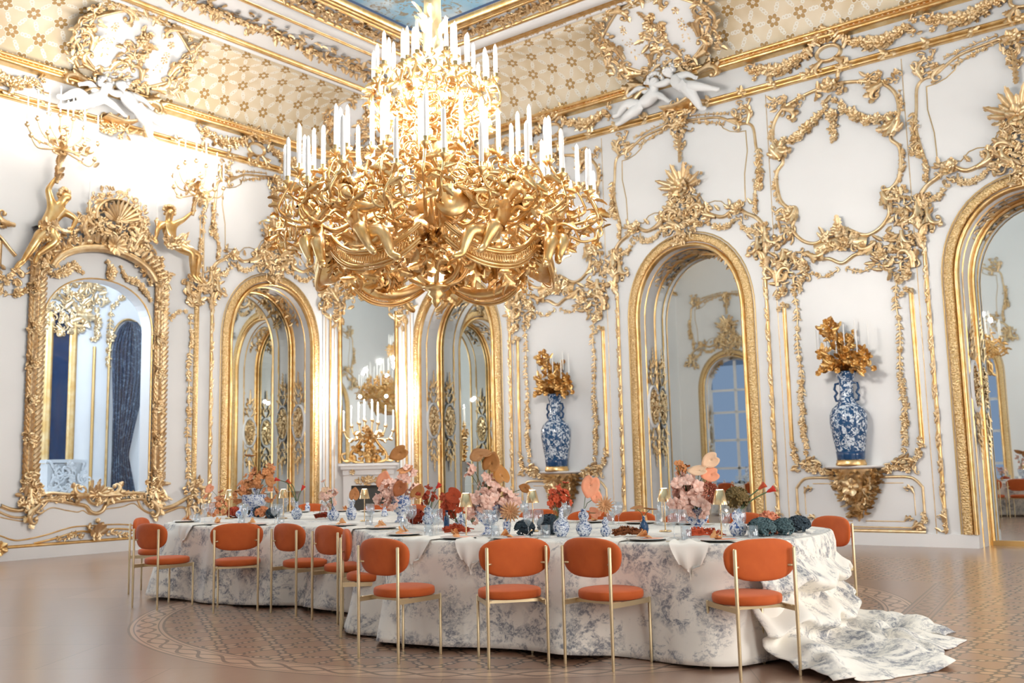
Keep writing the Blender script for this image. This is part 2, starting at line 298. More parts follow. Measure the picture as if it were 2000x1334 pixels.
class Relief(MB):
    """ornament on a wall: u along the wall, z up, h out of it (stored as x, -y, z of the bay)"""
    def molding(s, pts, prof, closed=False):
        p = np.array(pts, float); k = len(p)
        d = np.roll(p, -1, 0)-p; e = p-np.roll(p, 1, 0)
        if not closed: d[-1] = e[-1]; e[0] = d[0]
        d /= np.linalg.norm(d, axis=1)[:, None]+1e-9; e /= np.linalg.norm(e, axis=1)[:, None]+1e-9
        n1 = np.stack([-d[:, 1], d[:, 0]], 1); n2 = np.stack([-e[:, 1], e[:, 0]], 1); nn = n1+n2; nn /= np.linalg.norm(nn, axis=1)[:, None]+1e-9
        nn /= np.maximum(.5, (nn*n1).sum(1))[:, None]
        P = np.array([[(p[i, 0]+nn[i, 0]*o, -h, p[i, 1]+nn[i, 1]*o) for o, h in prof] for i in range(k)])
        s.grid(P, cu=closed, flip=True)
    def rod(s, pts, w=.03, h=None, closed=False, n=5):
        h = h or w; t = np.linspace(0, PI, n); s.molding(pts, [(w*math.cos(a), h*math.sin(a)) for a in t], closed)
    def lf(s, u, z, ang, L, Wd=None, h=.01, curl=.35, tm=0):
        s.leaf((u, -h, z), (math.cos(ang), 0, math.sin(ang)), (0, -1, 0), L, Wd or L*.6, curl, tm)
    def dome(s, u, z, r, h=.0, hh=None):
        s.ball((u, -h, z), r, 7, 4, (1, (hh or r*.7)/r, 1))
    def flower(s, u, z, r, h=.02, n=5, a0=None):
        a0 = rnd.random()*6 if a0 is None else a0
        for i in range(n): s.lf(u+math.cos(a0+2*PI*i/n)*r*.15, z+math.sin(a0+2*PI*i/n)*r*.15, a0+2*PI*i/n, r*.95, r*.95, h+r*.1, .45, 1)
        s.dome(u, z, r*.28, h+r*.25)
    def rose(s, u, z, r, h=.02):
        s.flower(u, z, r, h, 6); s.flower(u, z, r*.62, h+r*.28, 5)
    def scroll(s, u, z, ang, L, turn=1, w=.04, h=.03, leaves=True, k=5.2, p=1.9):
        n = 20; P = []; a = ang; x, y = u, z; R = []
        for i in range(n):
            t = i/(n-1); P.append((x, -h-.012*math.sin(PI*t), y)); R.append(w*(.55+.6*math.sin(PI*min(1, t*1.1+.1)))*(1-.55*t))
            a = ang+turn*k*(t**p); st = L/n*(1.25-.75*t); x += math.cos(a)*st; y += math.sin(a)*st
        s.tube(P, R, 6); e = P[-1]; s.ball(e, w*.8, 7, 4)
        if leaves:
            for i in (3, 7, 11):
                q = P[i]; b = ang+turn*k*((i/(n-1))**p); s.lf(q[0], q[2], b-turn*.7, w*4.2*(1-i/24), w*2.4, h, .4)
            s.lf(P[1][0], P[1][2], ang, w*4.6, w*2.6, h+w*.4, .3, 2)
    def vine(s, pts, size=.07, sp=.09, h=.02, fl=.25, w=.012, rose=0):
        p = ptsmooth(pts, 8); s.tube([(a, -h, b) for a, b in p], w, 4)
        d = np.r_[0, np.cumsum(np.linalg.norm(np.diff(p, axis=0), axis=1))]; t = 0; k = 0
        while t < d[-1]:
            i = min(np.searchsorted(d, t), len(p)-2); q = p[i]; a = math.atan2(*(p[i+1]-p[i])[::-1]); k += 1
            if rnd.random() < fl: s.flower(q[0]+rnd.uniform(-1, 1)*size*.3, q[1]+rnd.uniform(-1, 1)*size*.3, size*rnd.uniform(.55, .8), h)
            else:
                for sd in (1, -1): s.lf(q[0], q[1], a+sd*rnd.uniform(.5, 1.1), size*rnd.uniform(.8, 1.25), size*.6, h, rnd.uniform(.1, .5))
            t += sp*rnd.uniform(.8, 1.2)
    def garland(s, pts, r=.07, sp=.07, h=.03, rr=.5):
        p = ptsmooth(pts, 8); d = np.r_[0, np.cumsum(np.linalg.norm(np.diff(p, axis=0), axis=1))]; t = 0; T = d[-1]
        while t < T:
            i = min(np.searchsorted(d, t), len(p)-2); q = p[i]; f = .55+.6*math.sin(PI*t/T); x = q[0]+rnd.uniform(-.4, .4)*r; y = q[1]+rnd.uniform(-.4, .4)*r
            for _ in range(3): s.lf(x, y, rnd.uniform(0, 6.3), r*f*1.3, r*f*.8, h*.5, .3)
            if rnd.random() < rr: s.rose(x, y, r*f, h)
            else: s.flower(x, y, r*f*.8, h)
            t += sp*rnd.uniform(.8, 1.2)
    def mass(s, inside, box, step=.075, size=.10, h=.03, depth=.05, sc=.3):
        """dense foliage and scrollwork filling a region; inside(u,z) -> 0..1"""
        u = box[0]
        while u < box[1]:
            z = box[2]
            while z < box[3]:
                a, b = u+rnd.uniform(-.5, .5)*step, z+rnd.uniform(-.5, .5)*step; f = inside(a, b)
                if f > 0:
                    hh = h+depth*f*rnd.random(); q = rnd.random(); an = rnd.uniform(0, 6.28)
                    if q < sc: s.scroll(a, b, an, size*2.2, rnd.choice((1, -1)), size*.17, hh, False)
                    elif q < .82: s.lf(a, b, an, size*rnd.uniform(.9, 1.6), size*.7, hh, rnd.uniform(.2, .6), rnd.choice((0, 2)))
                    else: s.flower(a, b, size*.5, hh)
                z += step
            u += step
    def shell(s, u, z, r, a0=0, a1=PI, n=9, h=.02, depth=.08):
        for i in range(n):
            a = a0+(a1-a0)*(i+.5)/n
            s.leaf((u+math.cos(a)*r*.12, -h, z+math.sin(a)*r*.12), (math.cos(a), -depth/r, math.sin(a)), (0, -1, 0), r, r*2.9/n*(a1-a0)/PI, .15, 1)
        s.dome(u, z, r*.18, h)
    def sym(s, f):
        """run f(sign) for the two mirrored halves"""
        for sg in (1, -1):
            a = rnd.getstate(); f(sg)
            if sg == 1: rnd.setstate(a)

# ---------------------------------------------------------------- objects
def tag(o, label=None, cat=None, group=None, kind=None):
    for k, v in (('label', label), ('category', cat), ('group', group), ('kind', kind)):
        if v: o[k] = v
    return o
def link(name, me, parent=None, loc=(0, 0, 0), rz=0, scale=None):
    o = bpy.data.objects.new(name, me); C.objects.link(o); o.location = loc; o.rotation_euler = (0, 0, rz)
    if parent: o.parent = parent
    if scale: o.scale = scale
    return o
def obj(name, mb, mt, parent=None, loc=(0, 0, 0), rz=0, smooth=True): return link(name, mb.mesh(name, mt, smooth), parent, loc, rz)
def thing(name, label, cat, loc=(0, 0, 0), rz=0, group=None): return tag(link(name, None, None, loc, rz), label, cat, group)
def tree(o, parent=None):
    c = o.copy(); C.objects.link(c); c.parent = parent
    for ch in list(o.children): tree(ch, c)
    return c
def dup(o, loc, rz, label=None, group=None):
    c = tree(o); c.location = loc; c.rotation_euler = (0, 0, rz)
    if label: c['label'] = label
    if group: c['group'] = group
    return c
# bay frames: (location, rotation)
def LW(x): return (x, YW, 0), 0.0
def RW(y): return (XW, y, 0), -PI/2
CHM = (14.655, 15.478, 0), -PI/4
BAYS = {'A': LW(12.66), 'B': RW(13.6), 'C': RW(8.15), 'D': RW(2.7)}
# ---------------------------------------------------------------- room shell
AO, AT, ASP = 1.0, 5.08, 3.85       # arch opening: half width, crown, spring
def archz(u, a=AO, zt=AT, zs=ASP, n=2.15): return zs+(zt-zs)*max(0, 1-abs(u/a)**n)**(1/n)
def arch_path(a=AO, zt=AT, zs=ASP, z0=.0, n=26):
    t = np.linspace(PI, 0, n); p = [(-a, z0)]
    for q in t:
        cu, su = math.cos(q), math.sin(q); r = (abs(cu)**2.15+abs(su)**2.15)**(-1/2.15); p.append((a*r*cu, zs+(zt-zs)*r*su))
    return p+[(a, z0)]
ZT = 8.2
def wall_bay(mb, L, R, ctrs, a=AO, zt=AT, zs=ASP, z0=0):
    """flat wall from u=L to u=R with arched openings at the given centres"""
    cur = L
    def quad(u0, u1, za, zb, zc, zd): mb.add([(u0, 0, za), (u1, 0, zb), (u1, 0, zc), (u0, 0, zd)], [[0, 1, 2, 3]])
    for c in ctrs:
        quad(cur, c-a, 0, 0, ZT, ZT); p = arch_path(a, zt, zs, z0)
        if z0 > 0: quad(c-a, c+a, 0, 0, z0, z0)
        for (u0, za), (u1, zb) in zip(p[1:-2], p[2:-1]): quad(c+u0, c+u1, za, zb, ZT, ZT)
        cur = c+a
    quad(cur, R, 0, 0, ZT, ZT)
def reveal(mb, c, dep, **k):
    p = np.array(arch_path(**k)); mb.grid([[(c+q[0], y, q[1]) for y in (0, dep)] for q in p])
def mirrorsheet(mb, c, y, **k):
    p = arch_path(**k); n = len(p); v = [(c+q[0], y, q[1]) for q in p]; b = p[0][1]
    for i in range(1, n-2):
        mb.add([(c+p[i][0], y, b), (c+p[i+1][0], y, b), v[i+1], v[i]], [[0, 1, 2, 3]])
mb = MB(); mb.add([(XB-.6, YB-.6, 0), (XW+.75, YB-.6, 0), (XW+.75, YW+.75, 0), (XB-.6, YW+.75, 0)], [[0, 1, 2, 3]]); tag(obj('floor', mb, FLOOR, smooth=False), 'brown parquet floor with inlaid rings of flowers', kind='structure')
GX = dict(a=.98, zt=4.70, zs=3.85, z0=1.02)    # glazed opening in the left wall
# left wall (u = x)
mb = MB(); wall_bay(mb, XB, 8.3, [], z0=0)
mbl = MB(); wall_bay(mbl, XB, 7.6, [5.24]); r0_ = MB(); reveal(r0_, 5.24, .45); mbl.add(np.concatenate(r0_.V), np.concatenate(r0_.Q));  # opening for the added out-of-view window
l2 = MB(); wall_bay(l2, 7.6, 10.6, [8.95], **GX); l3 = MB(); wall_bay(l3, 10.6, 14.02, [12.66])
for q in (l2, l3):
    for v_ in q.V: pass
    mbl.add(np.concatenate(q.V), np.concatenate(q.Q))
def plain_reveal():
    r = MB(); reveal(r, 8.95, .30, **GX); reveal(r, 12.66, .62); return r
r = plain_reveal(); mbl.add(np.concatenate(r.V), np.concatenate(r.Q))
tag(obj('wall_left', mbl, WHITE, loc=(0, YW, 0), smooth=False), kind='structure')
# right wall (u = -y)
mb = MB(); wall_bay(mb, -14.84, -10.9, [-13.6]); q = MB(); wall_bay(q, -10.9, -5.4, [-8.15]); mb.add(np.concatenate(q.V), np.concatenate(q.Q))
q = MB(); wall_bay(q, -5.4, -YB, [-2.7]); mb.add(np.concatenate(q.V), np.concatenate(q.Q))
for c in (-13.6, -8.15, -2.7): reveal(mb, c, .62)
tag(obj('wall_right', mb, WHITE, loc=(XW, 0, 0), rz=-PI/2, smooth=False), kind='structure')
# chamfered corner
mb = MB(); mb.add([(-.96, 0, 0), (.96, 0, 0), (.96, 0, ZT), (-.96, 0, ZT)], [[0, 1, 2, 3]]); tag(obj('wall_corner', mb, WHITE, loc=CHM[0], rz=CHM[1], smooth=False), kind='structure')
# walls behind the camera with window openings
ZT = 9.32
mb = MB(); cur = None
wall_bay(mb, YB, 16.2, list(sorted(WIN_X)))
for c in WIN_X: reveal(mb, c, .45)
tag(obj('wall_back', mb, WHITE, loc=(XB, 0, 0), rz=PI/2, smooth=False), kind='structure')
mb = MB(); wall_bay(mb, -XW, -XB, sorted(-x for x in WIN_Y))
for c in WIN_Y: reveal(mb, -c, .45)
tag(obj('wall_front', mb, WHITE, loc=(0, YB, 0), rz=PI, smooth=False), kind='structure')
for i, (loc, rz) in enumerate([((XB-.45, y, 0), PI/2) for y in WIN_X]+[((x, YB-.45, 0), PI) for x in WIN_Y]+[((5.24, YW+.45, 0), 0)]):  # the last one is the added left-wall window
    w = MB(); p = arch_path(.98, 5.05, ASP, .02)
    for u in (-.94, 0, .94): w.box((u, 0, 2.0 if u else 2.52), (.10, .05, 4.9 if not u else 3.9))
    for z in (.1, 1.1, 2.1, 3.1, 3.9): w.box((0, 0, z), (1.9, .05, .08))
    q = Relief(); q.molding(arch_path(.96, 5.04, ASP, .02), [(-.05, .04), (.05, .04)]); w.add(np.concatenate(q.V), np.concatenate(q.Q))
    o = obj('window_%d' % (i+1), w, WHITE, loc=loc, rz=rz, smooth=False); tag(o, kind='structure')
# mirrors at the back of the arches
for k, (loc, rz) in BAYS.items():
    o = thing('mirror_door', {'A': 'arched mirror door in the leftmost gilded arch, beside the bright corner', 'B': 'arched mirror door right of the corner, partly under the chandelier', 'C': 'arched mirror door between the two blue vases, reflecting a window', 'D': 'arched mirror door at the right edge of the photo reaching the floor'}[k], 'mirror', loc, rz, 'mirror doors in the arches')
    mb = MB(); mirrorsheet(mb, 0, 0); g_ = obj('glass', mb, MIRROR, o, (0, .57 if k == 'C' else .615, 0), .045 if k == 'C' else 0, smooth=False)
    mb = Relief(); mb.molding(arch_path(.965, 5.04, ASP, .03), [(-.035, 0), (-.03, .03), (.03, .03), (.035, 0)]); f = obj('frame', mb, CGOLD, o, loc=(0, .60, 0))
    mb = MB(); mb.box((0, .59, .035), (1.98, .05, .07)); obj('threshold', mb, BRONZE, o, smooth=False)

# baseboards
def skirt(name, L, R, loc, rz, ctrs):
    cur = L; mb = MB()
    for c in list(ctrs)+[None]:
        e = (c-AO) if c is not None else R
        mb.box(((cur+e)/2, -.02, .095), (e-cur, .04, .19)); cur = (c+AO) if c is not None else R
    tag(obj(name, mb, WHITE, loc=loc, rz=rz, smooth=False), kind='structure')
skirt('baseboard_left', XB, 14.0, (0, YW, 0), 0, [12.66]); skirt('baseboard_right', -14.84, -YB, (XW, 0, 0), -PI/2, [-13.6, -8.15, -2.7])

# cornice mouldings, run along the two far walls and the corner
def run(prof, mt, name, i, kind='structure', inset=0):
    """profile (distance out from wall, z) swept along left wall, corner chamfer, right wall, and behind"""
    path = [(XB, YW, 0, -1), (13.98, YW, -.3827, -.9239), (XW, 14.80, -.9239, -.3827), (XW, YB, -1, 0)]
    P = []
    for x, y, nx, ny in path:
        k = 1/.9239 if abs(nx) not in (0, 1) else 1
        P.append([(x+nx*d*k, y+ny*d*k, z) for d, z in prof])
    mb = MB(); mb.grid(P, flip=False); o = obj(name, mb, mt); tag(o, kind=kind); return o
def arc(cx, cz, r, a0, a1, n=6): return [(cx+r*math.cos(math.radians(a0+(a1-a0)*i/n)), cz+r*math.sin(math.radians(a0+(a1-a0)*i/n))) for i in range(n+1)]
run([(0, 7.50), (.05, 7.50)]+arc(.06, 7.53, .03, -90, 90)+[(.04, 7.57), (.04, 7.585)]+arc(.04, 7.61, .025, -90, 90)+[(.02, 7.64), (0, 7.64)], CGOLD, 'cornice_rail', 1)
run([(0, 8.06), (.10, 8.08)]+arc(.12, 8.12, .04, -90, 60)+[(.12, 8.16), (.15, 8.17)]+arc(.17, 8.20, .03, -90, 90)+[(.15, 8.24), (.0, 8.24)], CGOLD, 'cornice_rail', 2)
# coving with stencilled lattice: own UV in metres
mb = MB(); mb.uv = []
cov = [(.10, 8.22)]+[(1.25-1.12*math.cos(t)*1.0, 8.22+.92*math.sin(t)) for t in np.linspace(0.12, PI/2, 10)]+[(1.25, 9.31)]
al = np.r_[0, np.cumsum(np.linalg.norm(np.diff(np.array(cov), axis=0), axis=1))]
for wall in 'LR':
    P = []; U = []
    for k, (d, z) in enumerate(cov):
        if wall == 'L': e0, e1 = (XB, YW-d, z), (XW-d, YW-d, z)
        else: e0, e1 = (XW-d, YW-d, z), (XW-d, YB, z)
        P.append([e0, e1]); U += [((e0[0] if wall == 'L' else -e0[1]), al[k]), ((e1[0] if wall == 'L' else -e1[1]), al[k])]
    mb.grid(P, flip=(wall == 'R')); mb.uv.append(np.array(U))
tag(obj('coving', mb, COVE), kind='structure')
ZC = 9.3; SX, SY = 12.7, 12.08      # painted sky edge
mb = MB(); mb.add([(XB, SY, ZC), (XB, YW, ZC), (XW, YW, ZC), (XW, YB, ZC), (SX, YB, ZC), (SX, SY, ZC)], [[0, 1, 2, 5], [5, 2, 3, 4]]); tag(obj('ceiling', mb, WHITE, smooth=False), kind='structure')
mb = MB(); mb.add([(XB, YB, ZC+.05), (SX, YB, ZC+.05), (SX, SY, ZC+.05), (XB, SY, ZC+.05)], [[0, 1, 2, 3]]); tag(obj('ceiling_sky', mb, SKYP, smooth=False), kind='structure')
# ceiling frames around the sky
def cframe(dx, dy, w, h, mt, name='ceiling_moulding'):
    X, Y = dx, dy; path = [(XB, Y), (X, Y), (X, YB)]; pr = [(-w/2, 0), (-w/2, -h*.6), (-w*.25, -h), (w*.25, -h), (w/2, -h*.6), (w/2, 0)]
    P = [[(XB, Y+o, ZC+z) for o, z in pr], [(X+o, Y+o, ZC+z) for o, z in pr], [(X+o, YB, ZC+z) for o, z in pr]]
    mb = MB(); mb.grid(P); tag(obj(name, mb, mt), kind='structure')
cframe(XW-1.30, YW-1.30, .10, .10, WHITE); cframe(XW-1.40, YW-1.42, .09, .09, CGOLD)
cframe(13.7, 13.1, .26, .12, WHITE); cframe(13.88, 13.30, .07, .09, CGOLD); cframe(13.52, 12.92, .06, .07, CGOLD)
cframe(12.78, 12.16, .14, .14, CGOLD); cframe(13.0, 12.4, .05, .06, CGOLD)
# ---------------------------------------------------------------- gilded wall ornament, built once per kind of bay
BAY_WORDS = {'A': 'left of the bright corner', 'B': 'right of the bright corner', 'C': 'between the two blue vases', 'D': 'at the right edge'}
def place(root, key, first, label):
    loc, rz = BAYS[key]
    if first: root.location = loc; root.rotation_euler = (0, 0, rz); root['label'] = label; return root
    return dup(root, loc, rz, label)

# arch surround
def medallion_panel(mb):
    mb.sym(lambda s: mb.rod([(s*.20, 4.0), (s*.20, 3.45), (s*.15, 3.30)], .008))
    mb.sym(lambda s: mb.rod([(s*.20, .5), (s*.20, 1.55), (s*.15, 1.75)], .008))
    mb.ball((0, 0, 2.33), 1, 20, 8, (.15, .03, .30)); mb.rod([(math.cos(a)*.15, 2.33+math.sin(a)*.31) for a in np.linspace(0, 2*PI, 25)[:-1]], .014, .03, closed=True)
    mb.mass(lambda u, z: 1-((u/.15)**2+((z-2.33)/.3)**2), (-.15, .15, 2.03, 2.63), .05, .07, .03, .02, .1)
    for sg, z0 in ((1, 2.72), (-1, 1.94)):
        for s in (1, -1):
            mb.scroll(s*.03, z0, PI/2*sg-s*sg*.7, .42, s*sg, .022, .015); mb.scroll(s*.05, z0+sg*.22, PI/2*sg-s*sg*.5, .3, s*sg, .018, .015)
            for k in range(4): mb.lf(s*(.14-.03*k), z0+sg*(.02+.12*k), PI/2*sg-s*sg*.5, .12, .07, .01)
        for k in range(5): mb.lf(0, z0+sg*(.30+.08*k), PI/2*sg, .15-.015*k, .10-.015*k, .02)
def arch_surround():
    t = link('arch_surround', None); tag(t, 'x', 'arch frame', 'gilded arch surrounds')
    mb = Relief(); mb.molding(arch_path(1.235, 5.33, ASP, .19), [(-.014, 0), (0, .02), (.014, 0)]); obj('outer_line', mb, LINEG, t)
    mb = Relief(); mb.molding(arch_path(1.14, 5.235, ASP, .19), [(-.072, 0), (-.068, .045), (-.04, .055), (.04, .045), (.068, .03), (.072, 0)]); obj('carved_band', mb, CARVED, t)
    mb = Relief(); mb.molding(arch_path(1.035, 5.115, ASP, .19), [(-.042, -.01), (-.034, .06), (-.01, .08), (.015, .06), (.033, .02), (.035, 0)]); obj('roll_moulding', mb, CGOLD, t)
    mb = Relief(); mb.molding(arch_path(.992, 5.07, ASP, .0), [(.01, -.165), (-.006, -.17), (-.01, -.18), (-.006, -.19), (.01, -.195)]); mb.molding(arch_path(.985, 5.06, ASP, 0), [(.012, -.50), (-.012, -.52), (-.02, -.54), (-.012, -.56), (.012, -.58)]); obj('reveal_moulding', mb, CGOLD, t)
    if True:
        mw = Relief(); mw.rod([(math.cos(a)*.19, 2.33+math.sin(a)*.37) for a in np.linspace(0, 2*PI, 29)[:-1]], .032, .04, closed=True); mew = mw.mesh('medallion_ring', PLASTER)
        mp = Relief(); medallion_panel(mp); me = mp.mesh('reveal_panel', GOLD)
        for s in (-1, 1):
            o = link('reveal_panel', me, t, (s*.99, .36, 0), -s*PI/2); link('medallion_ring', mew, o)
    mb = Relief(); p = arch_path(.985, 5.06, ASP, 3.3, 60)
    for i in range(8, len(p)-8):
        a, b = p[i-1], p[i+1]; tx, tz = b[0]-a[0], b[1]-a[1]; l = math.hypot(tx, tz); n = (tz/l, 0, -tx/l); q = p[i]
        f = abs(i-len(p)/2)/(len(p)/2)
        if .12 < f < .2 or f > .62: continue
        for _ in range(3):
            yy = .36+rnd.uniform(-.13, .13); mb.leaf((q[0]-0*n[0], yy, q[1]), (tx/l*rnd.choice((-1, 1)), rnd.uniform(-.9, .9), tz/l), n, .13, .08, .35, rnd.choice((0, 2)))
    obj('soffit_foliage', mb, GOLD, t)
    return t
first = True
for k in 'CABD':
    if first: SUR = arch_surround()
    place(SUR, k, first, 'gilded arch frame with carved band around the mirror door '+BAY_WORDS[k]); first = False

# twisted colonnettes beside the arches
def colonnette():
    t = link('colonnette', None); tag(t, 'x', 'colonnette', 'ribboned gilt colonnettes')
    mb = Relief(); mb.rod([(0, .21), (0, 4.45)], .030, .04); obj('shaft', mb, CGOLD, t)
    mb = Relief(); z = .25
    for k in range(12):
        zz = .35+.36*k
        for j in range(3): mb.lf((-.035 if j != 1 else .035), zz+.05*j, PI/2-(.5 if j != 1 else -.5), .14, .07, .035, .1)
    mb.tube([(.036*math.sin(k*.35), -.036-.012*abs(math.cos(k*.35)), .22+.042*k) for k in range(100)], .006, 4); mb.mass(lambda u, z: 1, (-.03, .03, .20, .42), .05, .07, .03, .03, .2); obj('leaf_binding', mb, GOLD, t)
    mb = Relief(); mb.scroll(0, 4.42, PI/2+.25, .72, -1, .045, .03); mb.scroll(-.02, 4.72, PI/2+.6, .55, 1, .04, .03)
    for k in range(7): mb.lf(rnd.uniform(-.05, .05), 4.4+.1*k, PI/2+rnd.uniform(-.6, .6), .2, .11, .04, .3, 2)
    mb.flower(0, 4.55, .07, .05); obj('scroll_bracket', mb, GOLD, t); return t
col0 = None
def col_at(loc, rz, off, label):
    global col0
    p = Vector(loc)+Vector((math.cos(rz), math.sin(rz), 0))*off
    if col0 is None: col0 = colonnette(); col0.location = p; col0.rotation_euler = (0, 0, rz); col0['label'] = label; o = col0
    else: o = dup(col0, p, rz, label)
    if off > 0:
        o.scale = (-1, 1, 1)
for k in 'CABD':
    for s in (-1, 1):
        if k == 'D' and s == 1: continue
        col_at(*BAYS[k], s*1.45, 'gilt colonnette wrapped in ribbon leaves, %s side of the arch %s' % ('left' if s < 0 else 'right', BAY_WORDS[k]))

# overdoor crest with arms and garlands
def overdoor():
    t = link('overdoor_crest', None); tag(t, 'x', 'crest', 'gilded crests over the arches')
    mb = Relief()
    for i in range(11):
        a = PI*(i+.5)/11; L = .30+.10*math.sin(i*2.2)
        mb.leaf((math.cos(a)*.12, -.1, 6.12+math.sin(a)*.12), (math.cos(a), -.15, math.sin(a)), (0, -1, 0), L, .12, .2, 2)
        mb.flower(math.cos(a)*(L+.08), 6.12+math.sin(a)*(L+.08), .035, .1)
    mb.rose(0, 6.12, .17, .12); mb.mass(lambda u, z: 1-(u/.3)**2-((z-6.1)/.2)**2, (-.3, .3, 5.95, 6.3), .07, .10, .06, .08)
    mb.rod([(math.cos(a)*.32, 5.78+math.sin(a)*.22) for a in np.linspace(-.2, PI+.2, 15)], .03, .08)
    mb.mass(lambda u, z: 1-(u/.33)**2-((z-5.8)/.22)**2, (-.3, .3, 5.6, 6.0), .06, .09, .05, .08, .15)
    mb.mass(lambda u, z: 1-(u/.48)**2-((z-5.5)/.2)**2, (-.45, .45, 5.32, 5.68), .075, .12, .04, .08, .4)
    for s in (1, -1):
        mb.scroll(s*.05, 5.45, PI/2-s*1.2, .62, s, .05, .06); mb.scroll(s*.1, 5.7, PI/2-s*.9, .5, -s, .045, .07)
    mb.mass(lambda u, z: 1, (-.09, .09, 5.1, 5.4), .07, .10, .08, .04, .2); obj('crown', mb, GOLD, t)
    for s in (1, -1):
        mb = Relief(); rnd.seed(41)
        mb.rod(ptsmooth([(s*.36, 5.72), (s*.5, 5.58), (s*.76, 5.49), (s*1.0, 5.60), (s*1.16, 5.48), (s*1.36, 5.36), (s*1.50, 5.16)], 6), .035, .06)
        mb.scroll(s*.62, 5.5, PI/2+s*1.2, .5, -s, .05, .04); mb.rose(s*1.02, 5.56, .11, .06); mb.mass(lambda u, z: 1-((u-s*1.02)/.16)**2-((z-5.55)/.16)**2, (s*1.02-.16, s*1.02+.16, 5.4, 5.7), .07, .1, .03, .04, .2)
        mb.scroll(s*1.50, 5.16, -PI/2, .6, s, .05, .04); mb.scroll(s*1.36, 5.02, -PI/2, .55, -s, .045, .04)
        mb.mass(lambda u, z: .6, (min(s*1.3, s*1.55), max(s*1.3, s*1.55), 4.95, 5.3), .07, .10, .02, .05, .2)
        for k in range(5): mb.lf(s*(.5+.2*k), 5.6, PI/2+rnd.uniform(-1, 1), .14, .08, .04)
        obj('arm', mb, GOLD, t)
        mb = Relief(); mb.garland([(s*.45, 5.42), (s*.62, 5.32), (s*.8, 5.30), (s*.95, 5.38)], .055, .055, .03); mb.garland([(s*1.0, 5.38), (s*1.15, 5.2), (s*1.32, 5.12), (s*1.42, 5.12)], .05, .055, .03)
        obj('garland', mb, GOLD, t)
    return t
first = True
for k in 'CABD':
    if first: OVD = overdoor()
    place(OVD, k, first, 'gilded shell crest with scrolling arms above the arch '+BAY_WORDS[k]); first = False

def upper_frame():
    t = link('upper_panel_frame', None); tag(t, 'x', 'panel frame', 'shaped gilt frames high above the arches')
    R_ = [(0, 7.38), (.3, 7.34), (.73, 7.27), (.96, 7.15), (1.1, 7.06), (1.28, 7.03), (1.38, 6.92), (1.41, 6.61), (1.44, 6.31), (1.38, 5.93), (1.33, 5.7), (1.35, 5.42)]
    mb = Relief()
    for s in (1, -1):
        rnd.seed(11); mb.rod(ptsmooth([(s*a, b) for a, b in R_], 6), .024, .035)
        mb.scroll(s*.95, 7.17, PI/2-s*1.9, .5, -s, .035, .03); mb.scroll(s*1.28, 7.02, PI/2-s*.4, .55, s, .035, .03)
        mb.mass(lambda u, z: 1-((u-s*1.22)/.2)**2-((z-7.25)/.18)**2, (s*1.22-.2, s*1.22+.2, 7.08, 7.42), .08, .10, .02, .04, .5)
        mb.vine([(s*.15, 7.32), (s*.5, 7.24), (s*.85, 7.12)], .06, .08); mb.vine([(s*.2, 7.42), (s*.6, 7.36), (s*.95, 7.28)], .05, .08)
        mb.vine([(s*1.46, 6.55), (s*1.47, 6.1), (s*1.42, 5.85)], .09, .07); mb.mass(lambda u, z: 1, (s*1.45-.05, s*1.45+.05, 5.9, 6.3), .06, .09, .02, .04, .2)
        mb.garland([(s*1.36, 5.85), (s*1.34, 5.62), (s*1.36, 5.4)], .05, .07)
    obj('frame', mb, GOLD, t)
    mb = Relief(); I_ = [(.75, 7.24), (.82, 7.06), (.95, 6.97), (1.10, 6.92), (1.24, 6.91), (1.25, 6.55), (1.18, 6.17), (1.17, 5.90), (1.17, 5.68), (.98, 5.70), (.84, 5.65), (.72, 5.77), (.6, 5.80), (.45, 5.78), (.38, 5.84), (.30, 5.98), (.19, 6.03)]
    mb.rod([(-a, b) for a, b in I_], .008, .014); mb.rod(I_, .008, .014); obj('inner_line', mb, LINEG, t)
    mb = Relief(); mb.mass(lambda u, z: 1-abs(u)/max(.03, (z-6.66)*.34), (-.22, .22, 6.66, 7.25), .06, .10, .03, .05, .25); mb.rose(0, 7.3, .13, .07); mb.shell(0, 7.36, .2, -PI, 0, 7, .03)
    for k in range(5): mb.lf(0, 7.1-.09*k, -PI/2, .16, .10, .06)
    obj('pendant', mb, GOLD, t); return t
first = True
for k in 'CABD':
    if first: UPF = upper_frame()
    place(UPF, k, first, 'shaped thin gilt frame with leaf pendant high above the arch '+BAY_WORDS[k]); first = False

# the same trim on the unseen walls, which the mirrors reflect
for loc, rz in [((XB, y, 0), PI/2) for y in WIN_X]+[((x, YB, 0), PI) for x in WIN_Y]+[((5.24, YW, 0), 0)]:
    for src in (SUR, OVD, UPF):
        o = dup(src, loc, rz); o.name = 'trim_'+src.name.split('.')[0]; o['kind'] = 'structure'
        for k_ in ('label', 'category', 'group'): del o[k_]
